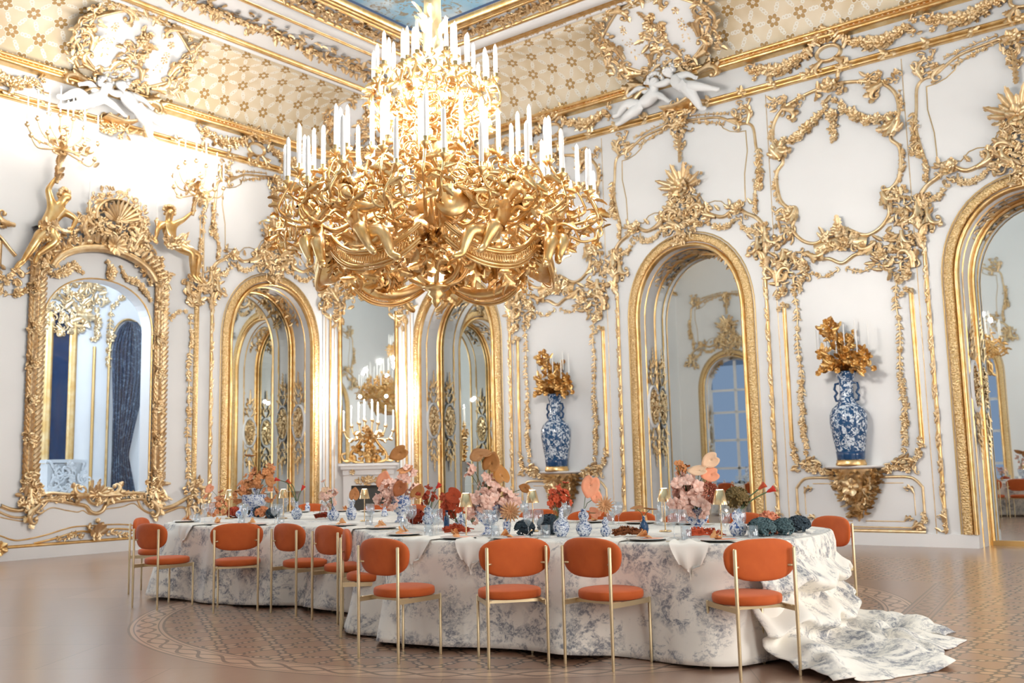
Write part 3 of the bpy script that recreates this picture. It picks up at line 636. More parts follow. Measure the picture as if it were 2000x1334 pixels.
# ---- the panels that carry the tall blue vases
VP = {1: (RW(10.95), 'nearer the corner'), 2: (RW(5.4), 'beside the right edge arch')}
def cartouche():
    t = link('cartouche_frame', None); tag(t, 'x', 'panel frame', 'gilded cartouches above the vase panels')
    L_ = [(0, 7.32), (-.25, 7.30), (-.49, 7.25), (-.80, 7.14), (-.98, 6.95), (-1.03, 6.75), (-1.02, 6.58), (-.94, 6.44), (-.88, 6.22), (-1.0, 6.06), (-1.0, 5.77), (-.95, 5.57), (-.84, 5.44), (-.72, 5.42), (-.70, 5.30), (-.78, 5.12), (-.74, 4.97), (-.60, 4.83), (-.44, 4.77), (-.30, 4.80), (-.20, 4.86), (-.05, 4.95)]
    mb = Relief()
    for s in (1, -1):
        rnd.seed(23); P = ptsmooth([(-s*a, b) for a, b in L_], 5); mb.rod(P, .03, .05)
        mb.scroll(-s*0+s*.82, 7.12, PI/2+s*1.9, .5, s, .05, .04); mb.mass(lambda u, z: 1-((u-s*.78)/.3)**2-((z-7.22)/.16)**2, (s*.78-.3, s*.78+.3, 7.05, 7.4), .075, .1, .02, .05)
        mb.scroll(s*.98, 6.5, -PI/2-s*.5, .42, -s, .055, .05); mb.scroll(s*.90, 6.25, PI/2-s*.6, .42, s, .055, .05)
        mb.garland([(s*1.05, 6.95), (s*1.07, 6.6)], .045, .07); mb.garland([(s*1.02, 6.1), (s*1.03, 5.75), (s*.95, 5.5)], .045, .06)
        mb.scroll(s*.7, 5.4, -PI/2+s*.3, .4, s, .05, .05); mb.mass(lambda u, z: 1-((u-s*.9)/.2)**2-((z-5.15)/.38)**2, (s*.9-.2, s*.9+.2, 4.8, 5.5), .08, .11, .02, .05)
    obj('frame', mb, GOLD, t)
    mb = Relief(); mb.rose(0, 7.28, .13, .08); mb.mass(lambda u, z: 1-(u/.25)**2-((z-7.28)/.17)**2, (-.25, .25, 7.1, 7.45), .07, .12, .04, .06, .2); obj('rosette', mb, GOLD, t)
    for s in (1, -1):
        mb = Relief(); rnd.seed(5); mb.garland([(s*.98, 6.58), (s*.62, 6.58), (s*.40, 6.68), (s*.22, 6.85), (s*.05, 7.05)], .085, .085, .04, .7); obj('garland', mb, GOLD, t)
    mb = Relief(); mb.rose(0, 6.80, .11, .06); mb.garland([(0, 6.9), (0, 6.7), (0, 6.5), (0, 6.35)], .07, .06); obj('pendant', mb, GOLD, t)
    mb = Relief()   # crested band between the cartouche and the vase panel
    mb.molding([(-.42, 4.66), (-.2, 4.72), (0, 4.74), (.2, 4.72), (.42, 4.66)], [(-.12, 0), (-.09, .06), (.05, .07), (.10, 0)])
    mb.rose(0, 4.90, .11, .08); mb.lf(0, 4.95, PI/2, .2, .14, .1); mb.mass(lambda u, z: 1-(u/.3)**2-((z-4.78)/.2)**2, (-.3, .3, 4.6, 5.0), .07, .11, .05, .06, .2)
    mb.rod(ptsmooth([(-.4, 4.5), (-.2, 4.48), (0, 4.38), (.2, 4.48), (.4, 4.5)], 5), .03, .06)
    for s in (1, -1):
        rnd.seed(77); mb.mass(lambda u, z: 1-((u-s*.85)/.35)**2-((z-4.42)/.34)**2, (s*.85-.33, s*.85+.33, 4.08, 4.75), .075, .12, .02, .07, .35)
        mb.scroll(s*1.08, 4.15, PI/2, .62, -s if False else s, .05, .05); mb.scroll(s*.55, 4.62, PI/2+s*2.2, .5, -s, .045, .05); mb.scroll(s*.95, 4.75, -PI/2, .45, s, .04, .05)
        mb.rose(s*.62, 4.42, .10, .06); mb.rose(s*.98, 4.05, .09, .05); mb.mass(lambda u, z: 1, (s*.98-.07, s*.98+.07, 3.8, 4.1), .07, .1, .02, .04, .2)
    obj('lower_crest', mb, GOLD, t); return t
def vase_panel():
    t = link('vase_panel_frame', None); tag(t, 'x', 'panel frame', 'vine frames around the tall vases')
    mb = Relief()
    for s in (1, -1):
        rnd.seed(3); mb.vine([(s*.83, 4.05), (s*.78, 3.7), (s*.81, 3.2), (s*.77, 2.6), (s*.80, 2.0), (s*.76, 1.5)], .075, .065, .02, .3)
        mb.garland([(s*.8, 2.7), (s*.80, 2.0), (s*.76, 1.4), (s*.72, 1.2)], .055, .09, .02, .3); mb.vine([(s*.05, 4.3), (s*.3, 4.2), (s*.55, 4.28), (s*.8, 4.1)], .06, .08, .02, .3)
        mb.mass(lambda u, z: 1-((u-s*.72)/.22)**2-((z-1.22)/.12)**2, (s*.72-.22, s*.72+.22, 1.1, 1.34), .06, .10, .02, .06, .2)
        mb.garland([(s*.70, 1.22), (s*.55, 1.14), (s*.38, 1.13)], .05, .07); mb.garland([(s*.86, 1.2), (s*.95, 1.35), (s*1.0, 1.6)], .055, .07)
    obj('vine', mb, GOLD, t)
    for s in (1, -1):
        mb = Relief(); mb.rod([(s*1.0, 1.5), (s*1.0, 3.85)], .028, .035); mb.rod([(s*1.035, 1.5), (s*1.035, 3.85)], .010); obj('side_rod', mb, CGOLD, t)
    mb = Relief()
    for s in (1, -1):
        mb.rod(ptsmooth([(s*.33, 1.02), (s*.75, 1.02), (s*.88, .97), (s*.97, .86)], 4)+0, .022, .03); mb.rod([(s*.97, .88), (s*.97, .42)], .02, .03)
        mb.rod([(0, .21), (s*.98, .21)], .035, .04); mb.rod([(0, .27), (s*.8, .27)], .012, .02); mb.scroll(s*.78, .26, PI/2-s*.9, .3, -s, .03, .03); mb.garland([(s*.86, .25), (s*.95, .35), (s*.97, .5)], .045, .06)
        mb.rod([(s*.1, .36), (s*.68, .36)], .008); mb.scroll(s*.68, .37, PI/2-s*.7, .2, -s, .018, .015)
        mb.rod([(s*.84, .45), (s*.84, .78)], .008); mb.rod([(s*.7, .93), (s*.38, .93)], .008); mb.scroll(s*.84, .78, PI/2+s*.4, .25, s, .02, .02)
        mb.rod([(s*1.12, .19), (s*1.12, 7.45)], .007)
    obj('wainscot_moulding', mb, GOLD, t); return t
def console():
    t = link('wall_console', None); tag(t, 'x', 'console shelf', 'carved consoles under the tall vases')
    mb = Relief(); n = 16
    prof = [(0, 1.15), (.30, 1.15), (.36, 1.165), (.38, 1.185), (.38, 1.20), (0, 1.20)]
    P = [[(math.cos(a)*(r+.02)*1.15, -abs(math.sin(a))*r, z) for r, z in prof] for a in np.linspace(0, PI, n)]; mb.grid(P, flip=True); obj('shelf', mb, WHITE, t)
    mb = Relief()
    for zz in np.arange(1.12, .42, -.045):
        f = (zz-.35)/.8; w = .36*f**.8; d = .26*f
        for k in range(int(4+8*f)):
            a = rnd.uniform(0, PI); u = math.cos(a)*w; h = math.sin(a)*d
            mb.leaf((u, -h, zz), (math.cos(a)*.8, -math.sin(a)*.5, rnd.uniform(-1, .3)), (math.cos(a), -math.sin(a)-.2, .2), .14, .10, .4, rnd.choice((0, 2)))
    P = [[(math.cos(a)*.34*f, -math.sin(a)*.26*f, z) for a in np.linspace(0, PI, 9)] for f, z in ((1, 1.15), (.92, 1.05), (.7, .9), (.5, .75), (.32, .6), (.15, .45), (.02, .35))]; mb.grid(P)
    mb.ball((0, -.22, .88), .09, 10, 7); mb.flower(0, .88, .14, .27)
    for s in (1, -1): mb.scroll(s*.2, 1.08, -PI/2+s*.3, .4, -s, .035, .12); mb.scroll(s*.12, .82, -PI/2+s*.2, .35, -s, .03, .1)
    obj('bracket', mb, GOLD, t)
    mb = Relief(); mb.rod([(math.cos(a)*.27, .88+math.sin(a)*.22) for a in np.linspace(PI+.3, 2*PI-.3, 12)], .008); obj('outline', mb, LINEG, t); return t
def tall_vase():
    t = link('tall_vase', None); tag(t, 'x', 'vase', 'tall blue and white vases on consoles')
    mb = MB(); mb.lathe([(.01, 1.28), (.20, 1.28), (.205, 1.36), (.215, 1.45), (.25, 1.65), (.278, 1.85), (.275, 1.98), (.23, 2.08), (.14, 2.16), (.11, 2.25), (.10, 2.40), (.11, 2.50), (.14, 2.60), (.155, 2.64), (.13, 2.65), (.09, 2.5)], 32, (0, -.19, 0)); obj('body', mb, COBALT, t)
    mb = MB(); mb.lathe([(.0, 1.20), (.22, 1.20), (.225, 1.23), (.21, 1.26), (.208, 1.29), (.20, 1.29)], 28, (0, -.19, 0), .02, 14); obj('gilt_foot', mb, CGOLD, t)
    mb = MB(); mb.lathe([(.203, 1.30), (.207, 1.36), (.214, 1.42), (.212, 1.42)], 32, (0, -.19, 0)); obj('blue_band', mb, COBALT2, t)
    for s in (1, -1):
        mb = MB(); mb.tube([(s*.10, -.19, 2.20), (s*.17, -.19, 2.20), (s*.19, -.19, 2.27), (s*.15, -.19, 2.32), (s*.19, -.19, 2.38), (s*.17, -.19, 2.46), (s*.10, -.19, 2.47)], .02, 6); obj('handle', mb, COBALT2, t)
    return t
COBALT2 = mat('cobalt_glaze', (24, 66, 108), .15)
def candle_at(p, L, parent, r=.012, name='candle'):
    mb = MB(); mb.lathe([(r, 0), (r, L), (r*.6, L+r), (0, L+r)], 8); c = obj(name, mb, CANDLE, parent, p); return c
def gilt_bouquet():
    t = link('gilt_branch_bouquet', None); tag(t, 'x', 'candelabrum', 'gilt flower candelabra in the tall vases')
    mb = MB(); rnd.seed(9); tips = []
    for i in range(46):
        a = rnd.uniform(0, 2*PI); el = rnd.uniform(.15, 1.45); L = rnd.uniform(.38, .58) if el < 1 else rnd.uniform(.5, .9)
        d = np.array([math.cos(a)*math.cos(el), math.sin(a)*math.cos(el)*.55, math.sin(el)]); o = np.array([0, -.19, 2.62]); e = o+d*L; mid = o+d*L*.5+np.array([0, 0, .08]); 
        if e[1] > -.04: e[1] = -.04
        e[2] -= .10*(1-el/1.5); mb.tube([o, mid, e], [.012, .010, .007], 5)
        for k in range(6):
            q = o+(e-o)*rnd.uniform(.35, 1)+np.array([0, 0, .05]); mb.leaf(q, (rnd.uniform(-1, 1), rnd.uniform(-1, .3), rnd.uniform(-.6, 1)), (0, -1, .3), rnd.uniform(.10, .18), .08, .4, rnd.choice((0, 2)))
        mb.ball(e, .025, 6, 4)
        for j in range(5): mb.leaf(e, (math.cos(j*1.26), -.6, math.sin(j*1.26)), (0, -1, 0), .07, .06, .3, 1)
    for j in range(14): mb.leaf((0, -.2, 2.66), (math.cos(j), -.8*abs(math.sin(j)), .5), (0, -1, .6), .22, .14, .6, 2)
    obj('gilt_branches', mb, BRONZE, t); mc = MB(); mc.lathe([(.011, 0), (.011, .34), (.004, .355), (0, .355)], 8); me = mc.mesh('candle', CANDLE)
    for i, (u, z) in enumerate([(-.30, 2.98), (-.08, 2.93), (.16, 3.1), (.24, 2.92), (-.18, 3.12), (.05, 3.02), (-.46, 3.0), (.42, 3.02)]):
        link('candle', me, t, (u, -.30 if i % 2 else -.12, z))
    return t
for i, (fn, lab) in enumerate([(cartouche, 'gilded cartouche frame with flower garlands, above the vase panel '), (vase_panel, 'leafy gilt vine frame around the vase panel '), (console, 'carved gold console with white shelf under the tall vase '), (tall_vase, 'tall blue and white porcelain vase with handles, '), (gilt_bouquet, 'gilt branch bouquet with candles in the tall vase ')]):
    t = fn(); (l, r_), w = VP[2]; t.location = l; t.rotation_euler = (0, 0, r_); t['label'] = lab+w
    (l, r_), w = VP[1]; dup(t, l, r_, lab+w)
# ---------------------------------------------------------------- figures grown over a jointed skeleton
def figure(name, J, E, mt, parent=None, loc=(0, 0, 0), rz=0, root='pelvis', sub=2):
    """J: joint -> (x, y, z, radius); E: edges between joints"""
    ks = list(J); ix = {k: i for i, k in enumerate(ks)}
    me = bpy.data.meshes.new(name); me.from_pydata([J[k][:3] for k in ks], [(ix[a], ix[b]) for a, b in E], []); me.materials.append(mt)
    o = link(name, me, parent, loc, rz); sk = o.modifiers.new('skin', 'SKIN'); sk.branch_smoothing = .6; sk.use_smooth_shade = True
    for i, k in enumerate(ks):
        sv = me.skin_vertices[0].data[i]; r = J[k][3]; sv.radius = (r, r) if not isinstance(r, tuple) else r; sv.use_root = (k == root)
    s = o.modifiers.new('sub', 'SUBSURF'); s.levels = sub; s.render_levels = sub; return o
def body(P, fat=1.0, hand_dir=None):
    """P: key joints in metres; returns J, E for a whole human figure with face, fingers and toes"""
    sc_ = P['scale']; J = {}; E = []
    def j(k, p, r): J[k] = (*p, r*sc_*fat)
    V = {k: np.array(v, float) for k, v in P.items() if k not in ('scale',)}
    j('pelvis', V['pelvis'], .115); belly = (V['pelvis']*.55+V['chest']*.45); j('belly', belly, .10); j('chest', V['chest'], .125); up = V['neck']-V['chest']; up /= np.linalg.norm(up)
    j('throat', V['neck'], .055); hd = V['head']-V['neck']; hd /= np.linalg.norm(hd); j('jaw', V['head']-hd*.05*sc_, .085); j('head', V['head']+hd*.03*sc_, .105); j('top', V['head']+hd*.10*sc_, .06)
    E += [('pelvis', 'belly'), ('belly', 'chest'), ('chest', 'throat'), ('throat', 'jaw'), ('jaw', 'head'), ('head', 'top')]
    f = V.get('face', np.array([0, -1., 0])); f = f/np.linalg.norm(f); j('nose', V['head']+f*.112*sc_-hd*.01*sc_, .018); E.append(('head', 'nose'))
    for s in 'LR':
        sh, el, ha = V['sh'+s], V['el'+s], V['ha'+s]
        j('sh'+s, sh, .058); j('ua'+s, (sh+el)/2, .050); j('el'+s, el, .038); j('wr'+s, el+(ha-el)*.85, .026); j('ha'+s, ha, .034); E += [('chest', 'sh'+s), ('sh'+s, 'ua'+s), ('ua'+s, 'el'+s), ('el'+s, 'wr'+s), ('wr'+s, 'ha'+s)]
        d = ha-el; d /= np.linalg.norm(d); b = np.cross(d, f); b /= np.linalg.norm(b)+1e-6
        for i in range(4):
            q = ha+d*.05*sc_+b*(i-1.5)*.018*sc_; t = q+(d*.045+f*.02)*sc_*(1, 1.15, 1.1, .85)[i]
            j('f%d'%i+s, q, .011); j('t%d'%i+s, t, .008); E += [('ha'+s, 'f%d'%i+s), ('f%d'%i+s, 't%d'%i+s)]
        j('th'+s, ha+(b*.05+d*.02)*sc_, .011); E.append(('ha'+s, 'th'+s))
        kn, an, to = V['kn'+s], V['an'+s], V['to'+s]; hip = V['pelvis']+(kn-V['pelvis'])*.22
        j('hip'+s, hip, .098); j('tg'+s, hip+(kn-hip)*.5, .083); j('kn'+s, kn, .058); j('ca'+s, kn+(an-kn)*.4, .055); j('an'+s, an, .033); j('fo'+s, an+(to-an)*.55, .035); j('to'+s, to, .022)
        E += [('pelvis', 'hip'+s), ('hip'+s, 'tg'+s), ('tg'+s, 'kn'+s), ('kn'+s, 'ca'+s), ('ca'+s, 'an'+s), ('an'+s, 'fo'+s), ('fo'+s, 'to'+s)]
    return J, E
def hair(c, r, mt, parent, f=(0, -1, 0), seed=1):
    rnd.seed(seed); mb = MB(); f = np.array(f, float)
    for i in range(60):
        d = np.array([rnd.gauss(0, 1), rnd.gauss(0, 1), rnd.gauss(0, 1)]); d /= np.linalg.norm(d)
        if np.dot(d, f) > .35 or d[2] < -.5: d = d-f*1.2*max(0, np.dot(d, f)); d[2] = abs(d[2]); d /= np.linalg.norm(d)
        mb.ball(np.array(c)+d*r*.95, r*rnd.uniform(.22, .34), 6, 4)
    return obj('hair', mb, mt, parent)

# ---------------------------------------------------------------- left wall: arched opening with gilded figures
GB = LW(8.95)
t = thing('window_surround', 'tall carved gold frame around the arched opening on the left wall', 'window frame', *GB)
mb = Relief(); mb.molding(arch_path(1.0, 4.72, ASP, 1.02), [(-.014, 0), (0, .035), (.014, 0)]); obj('inner_bead', mb, CGOLD, t)
for s in (-1, 1):
    mb = Relief(); mb.molding([(s*1.14, 1.0), (s*1.14, 4.9)], [(-.06, 0), (-.04, .05), (.04, .05), (.06, 0)])
    for k in range(44):
        z = 1.05+.088*k
        for q in (-1, 0, 1): mb.lf(s*1.14+q*.05, z, PI/2-q*.6, .17, .10, .04, .45, 2)
        if k % 7 == 3: mb.rose(s*1.14, z, .09, .07); mb.mass(lambda u, zz: 1, (s*1.14-.09, s*1.14+.09, z-.12, z+.12), .06, .09, .05, .05, .1)
    obj('leaf_post', mb, GOLD, t)
mb = Relief(); rnd.seed(31)
arcp = [(math.cos(a)*1.0, 4.62+math.sin(a)*.62) for a in np.linspace(.28, PI-.28, 24)]
mb.molding(arcp, [(-.07, .12), (-.05, .2), (0, .22), (.05, .2), (.07, .12)])
for a in np.linspace(.3, PI-.3, 26): mb.leaf((math.cos(a)*1.07, -.16, 4.64+math.sin(a)*.68), (math.cos(a), -.2, math.sin(a)), (0, -1, .1), .17, .10, .4, 1)
mb.mass(lambda u, z: 1-abs((math.hypot(u/1.15, (z-4.62)/.82)-1)/.22), (-1.2, 1.2, 4.75, 5.65), .075, .12, .1, .1, .3)
obj('arched_cornice', mb, GOLD, t)
mb = Relief()
mb.mass(lambda u, z: 1-((u-.2)/.72)**2-((z-5.62)/.36)**2, (-.6, 1.0, 5.3, 5.98), .075, .12, .12, .12, .35); mb.shell(.2, 5.75, .38, .15, PI-.15, 11, .16, .12)
mb.rod([(.2+math.cos(a)*.42, 5.78+math.sin(a)*.38) for a in np.linspace(-.1, PI+.1, 18)], .035, .22)
mb.mass(lambda u, z: 1-abs((math.hypot((u-.2)/.48, (z-5.82)/.44)-1)/.2), (-.35, .75, 5.8, 6.35), .06, .09, .12, .08, .3); mb.shell(.12, 5.3, .19, 0, 2*PI, 12, .2, .08)
for s in (1, -1): mb.scroll(.1+s*.42, 5.35, PI/2-s*.5, .7, s, .055, .14); mb.scroll(.15+s*.3, 5.55, s*.4+(0 if s > 0 else PI), .6, s, .05, .14)
obj('shell_crest', mb, GOLD, t)
mb = Relief(); mb.garland([(-.95, 4.70), (-.7, 4.72), (-.5, 4.95)], .08, .07, .05, .6); mb.garland([(-.5, 4.95), (-.45, 4.82), (-.35, 4.78)], .05, .05); mb.garland([(.1, 5.0), (.12, 4.85), (.1, 4.75)], .09, .06, .05)
mb.garland([(.35, 5.0), (.45, 4.8), (.65, 4.75), (.85, 4.55), (.98, 4.4)], .06, .06, .04); obj('flower_garland', mb, GOLD, t)
# sill
mb = Relief(); rnd.seed(61)
S_ = [(-1.57, .87), (-1.4, .80), (-1.22, .79), (-1.05, .88), (-.83, .93), (-.58, .90), (-.31, .84), (-.16, .80), (-.08, .71), (.03, .67), (.14, .71), (.2, .80), (.35, .85), (.69, .88), (.90, .88), (1.02, .76), (1.22, .70), (1.45, .72), (1.66, .80), (1.80, .88)]
mb.rod(ptsmooth(S_, 5), .035, .06); mb.rod(ptsmooth([(a, b+.16-.07*abs(a)) for a, b in S_[3:15]], 5), .03, .08)
for s in (-1, 1):
    mb.scroll(s*1.0+.02, .86, -PI/2+s*.9, .6, -s, .05, .06); mb.scroll(s*1.12, 1.12, -PI/2, .5, s, .05, .06); mb.mass(lambda u, z: 1-((u-s*1.1)/.2)**2-((z-1.0)/.26)**2, (s*1.1-.2, s*1.1+.2, .76, 1.25), .07, .12, .04, .07, .4)
    mb.scroll(s*.15, .98, PI/2-s*1.6, .55, s, .05, .08); mb.garland([(s*.3, .93), (s*.6, .97), (s*.9, .95)], .06, .07)
mb.shell(0, .98, .2, -.3, PI+.3, 9, .08); mb.rose(.02, .86, .07, .06); mb.mass(lambda u, z: 1-(u/.4)**2-((z-1.0)/.12)**2, (-.4, .4, .88, 1.12), .07, .12, .06, .06, .3)
mb.rod(ptsmooth([(-1.6, .78), (-1.36, .68), (-1.13, .68), (-.96, .76), (-.82, .90)], 5), .02, .03); mb.rod(ptsmooth([(.78, .92), (.9, .70), (1.2, .60), (1.62, .70), (1.78, .66), (1.8, .5)], 5), .022, .03)
mb.rod(ptsmooth([(-1.6, .70), (-1.22, .61), (-1.04, .64), (-.9, .72), (-.74, .80), (-.5, .75), (-.3, .71), (-.2, .73), (-.08, .66), (.1, .66), (.19, .73), (.5, .76), (.72, .81), (.88, .70), (1.1, .62), (1.3, .60), (1.6, .68)], 5), .010, .015)
mb.mass(lambda u, z: 1-((u-1.95)/.22)**2-((z-.95)/.28)**2, (1.75, 2.17, .7, 1.22), .06, .1, .03, .07, .2); mb.garland([(2.1, .9), (2.12, .7), (2.08, .55)], .05, .05); mb.rod([(1.82, .78), (1.86, .55)], .03); mb.rod([(2.0, .78), (1.96, .5)], .02)
obj('carved_sill', mb, GOLD, t)
t = thing('wainscot_ornament', 'low gilt palmette with wavy rods along the foot of the left wall', 'ornament', *GB)
mb = Relief(); rnd.seed(5)
mb.rod([(-1.45, .21), (2.3, .21)], .030, .05); mb.rod(ptsmooth([(-1.02, .24), (-.66, .30), (-.41, .36), (-.2, .385), (.0, .36), (.3, .39), (.61, .37), (.9, .3), (1.2, .24)], 5), .018, .03)
mb.rod(ptsmooth([(-1.75, .45), (-1.55, .40), (-1.38, .33), (-1.22, .31), (-.85, .36), (-.41, .46), (-.14, .47), (.29, .47), (.6, .45), (1.0, .38), (1.3, .34), (1.9, .42)], 5), .012, .02); mb.rose(-1.58, .21, .12, .06); obj('rods', mb, CGOLD, t)
mb = Relief()
for a in (-1.0, -.5, 0, .5, 1.0): mb.leaf((.02, -.05, .30), (math.sin(a), -.2, math.cos(a)), (0, -1, .1), .29-.06*abs(a), .13, .5, 2)
for s in (1, -1): mb.scroll(.02+s*.02, .42, -PI/2+s*.3, .3, -s, .03, .06); mb.scroll(.02+s*.06, .36, s*.6+(0 if s > 0 else PI), .25, s, .025, .05); mb.vine([(.02+s*.2, .30), (s*.35, .34), (s*.5, .28), (s*.62, .30)], .07, .06, .02, .1)
mb.dome(.02, .55, .05, .09); obj('palmette', mb, GOLD, t)

t = thing('pilaster_trim', 'carved gilt strip with vine beside the leftmost arch', 'ornament', *GB)
mb = Relief(); mb.molding([(1.92, .9), (1.92, 4.55)], [(-.05, 0), (-.045, .03), (.045, .03), (.05, 0)]); obj('carved_strip', mb, CARVED, t)
mb = Relief(); mb.vine([(1.77, 4.3), (1.80, 3.8), (1.76, 3.3), (1.79, 2.7), (1.76, 2.1), (1.79, 1.5), (1.80, 1.1)], .085, .07, .02, .4); mb.vine([(1.22, 4.4), (1.35, 4.15), (1.5, 4.3), (1.7, 4.35)], .07, .07); obj('vine', mb, GOLD, t)
mb = Relief(); mb.scroll(1.95, 4.75, -PI/2-.3, .6, -1, .05, .05); mb.scroll(1.7, 4.9, -PI/2, .6, 1, .05, .05); mb.mass(lambda u, z: 1-((u-1.85)/.25)**2-((z-4.75)/.3)**2, (1.6, 2.1, 4.4, 5.05), .08, .12, .03, .06, .3)
mb.rod([(2.05, 5.0), (2.04, 6.2)], .02, .03); mb.rod([(1.97, 5.0), (1.97, 6.2)], .012, .02); mb.garland([(2.0, 5.0), (1.98, 5.6), (2.02, 6.2)], .05, .09); mb.mass(lambda u, z: 1-((u-2.02)/.12)**2-((z-6.5)/.3)**2, (1.9, 2.14, 6.2, 6.8), .06, .1, .03, .06, .3)
mb.garland([(2.0, 5.0), (2.25, 4.85), (2.35, 5.0)], .05, .06); obj('scroll_capital', mb, GOLD, t)
t = thing('wall_ornament', 'scroll and flower swag ornament left of the gold standing figure', 'ornament', *GB)
mb = Relief(); mb.scroll(-1.55, 5.4, PI, .6, -1, .05, .05); mb.rod(ptsmooth([(-2.1, 5.35), (-1.8, 5.2), (-1.6, 5.0), (-1.5, 4.9)], 5), .03, .06); mb.rod([(-1.78, 5.1), (-1.78, 4.7)], .06, .08)
mb.mass(lambda u, z: 1-((u+1.65)/.35)**2-((z-4.6)/.2)**2, (-2.0, -1.3, 4.4, 4.8), .08, .12, .03, .06, .3); mb.vine([(-1.2, 4.55), (-1.35, 4.35), (-1.6, 4.25), (-1.9, 4.35)], .08, .07); mb.rose(-1.45, 4.3, .09, .04); obj('swag', mb, GOLD, t)

# invented adjoining room behind the opening, built instead of a mirror
mb = MB()
for a in ([(6.0, YW+4.2), (14.0, YW+4.2)], [(6.0, YW+4.2), (6.0, YW+.3)], [(14.0, YW+4.2), (14.0, YW+.3)]):
    mb.add([(*a[0], 0), (*a[1], 0), (*a[1], 6.2), (*a[0], 6.2)], [[0, 1, 2, 3]])
mb.add([(6, YW+.3, 6.2), (14, YW+.3, 6.2), (14, YW+4.2, 6.2), (6, YW+4.2, 6.2)], [[0, 1, 2, 3]]); mb.add([(6, YW+.3, .9), (14, YW+.3, .9), (14, YW+4.2, .9), (6, YW+4.2, .9)], [[0, 1, 2, 3]])
tag(obj('wall_added_room', mb, WHITE, smooth=False), kind='structure')
YA = YW+4.18
def AW(x): return (x, YA, 0), 0
# positions found by sight lines from the room: dark tall pane, curtained arch, stucco
t = thing('dark_doorway', 'tall dark blue pane in a gold frame seen through the left opening', 'door', *AW(10.38))
mb = MB(); mb.box((0, -.02, 2.9), (.36, .04, 3.7)); obj('pane', mb, NIGHT, t, smooth=False)
for s in (-1, 1):
    mb = Relief(); mb.molding([(s*.26, 1.0), (s*.26, 4.75)], [(-.085, 0), (-.08, .08), (-.02, .1), (.02, .06), (.06, .08), (.085, 0)]); obj('jamb', mb, CGOLD, t)
mb = Relief(); mb.mass(lambda u, z: 1-abs(u)/.5, (-.4, .5, 4.35, 5.0), .09, .15, .05, .08, .5); mb.scroll(.3, 4.75, 0, .5, -1, .07, .08); obj('carved_header', mb, GOLD, t)
t = thing('curtained_arch', 'arched niche hung with a blue damask curtain, seen through the left opening', 'curtain', *AW(11.95))
mb = MB(); P = []
for z in np.linspace(4.72, .92, 30):
    row = []
    for i in range(60):
        u = -.42+.84*i/59; tie = 1-.45*max(0, 1-abs(z-2.1)/1.2)*0
        if z > 3.9: u *= math.sqrt(max(.02, 1-((z-3.9)/.85)**2))
        pull = max(0, 1-abs(z-1.75)/1.7); u2 = u*(1-.55*pull)-.18*pull
        row.append((u2, -.10-.045*math.sin(i*1.05+math.sin(z)*.6)-.02*math.sin(i*2.3+z), z))
    P.append(row)
mb.grid(P); obj('curtain_cloth', mb, CURTAIN, t)
mb = Relief(); mb.rod([(q[0], q[1]) for q in arch_path(.46, 4.78, 3.9, .95)], .025, .05); obj('gilt_edge', mb, CGOLD, t)
t = thing('stucco_vine', 'gilt vine stucco and rods on the wall of the added room beyond the left opening', 'ornament', *AW(11.1))
mb = Relief(); mb.mass(lambda u, z: 1-((u+.3)/.6)**2-((z-5.25)/.4)**2, (-.9, .3, 4.9, 5.7), .1, .16, .03, .05, .4); mb.garland([(0, 5.0), (.08, 4.6), (.0, 4.2)], .09, .09); mb.rose(.38, 4.35, .13, .04); mb.vine([(.4, 5.0), (.38, 4.4), (.36, 3.7)], .1, .08); mb.vine([(.5, 5.1), (.8, 5.35), (1.2, 5.4)], .1, .09); obj('vine', mb, GOLD, t)
mb = Relief(); mb.rod([(.05, .9), (.05, 4.1)], .035, .04); obj('rod', mb, BRONZE, t)
t = thing('plaster_relief', 'white carved plaster block at the sill of the left opening', 'ornament', (9.05, YW+1.2, .9))
mb = Relief(); mb.mass(lambda u, z: 1, (-.28, .28, .05, .6), .09, .14, .02, .05, .6); obj('carving', mb, PLASTER, t); mb = MB(); mb.box((0, .14, .32), (.66, .28, .64)); mb.box((0, .12, .68), (.76, .36, .06)); obj('block', mb, PLASTER, t, smooth=False)
mb = MB(); mirrorsheet(mb, 8.95, YW+.28, **GX); tag(obj('window_pane', mb, PANE, smooth=False), kind='structure')

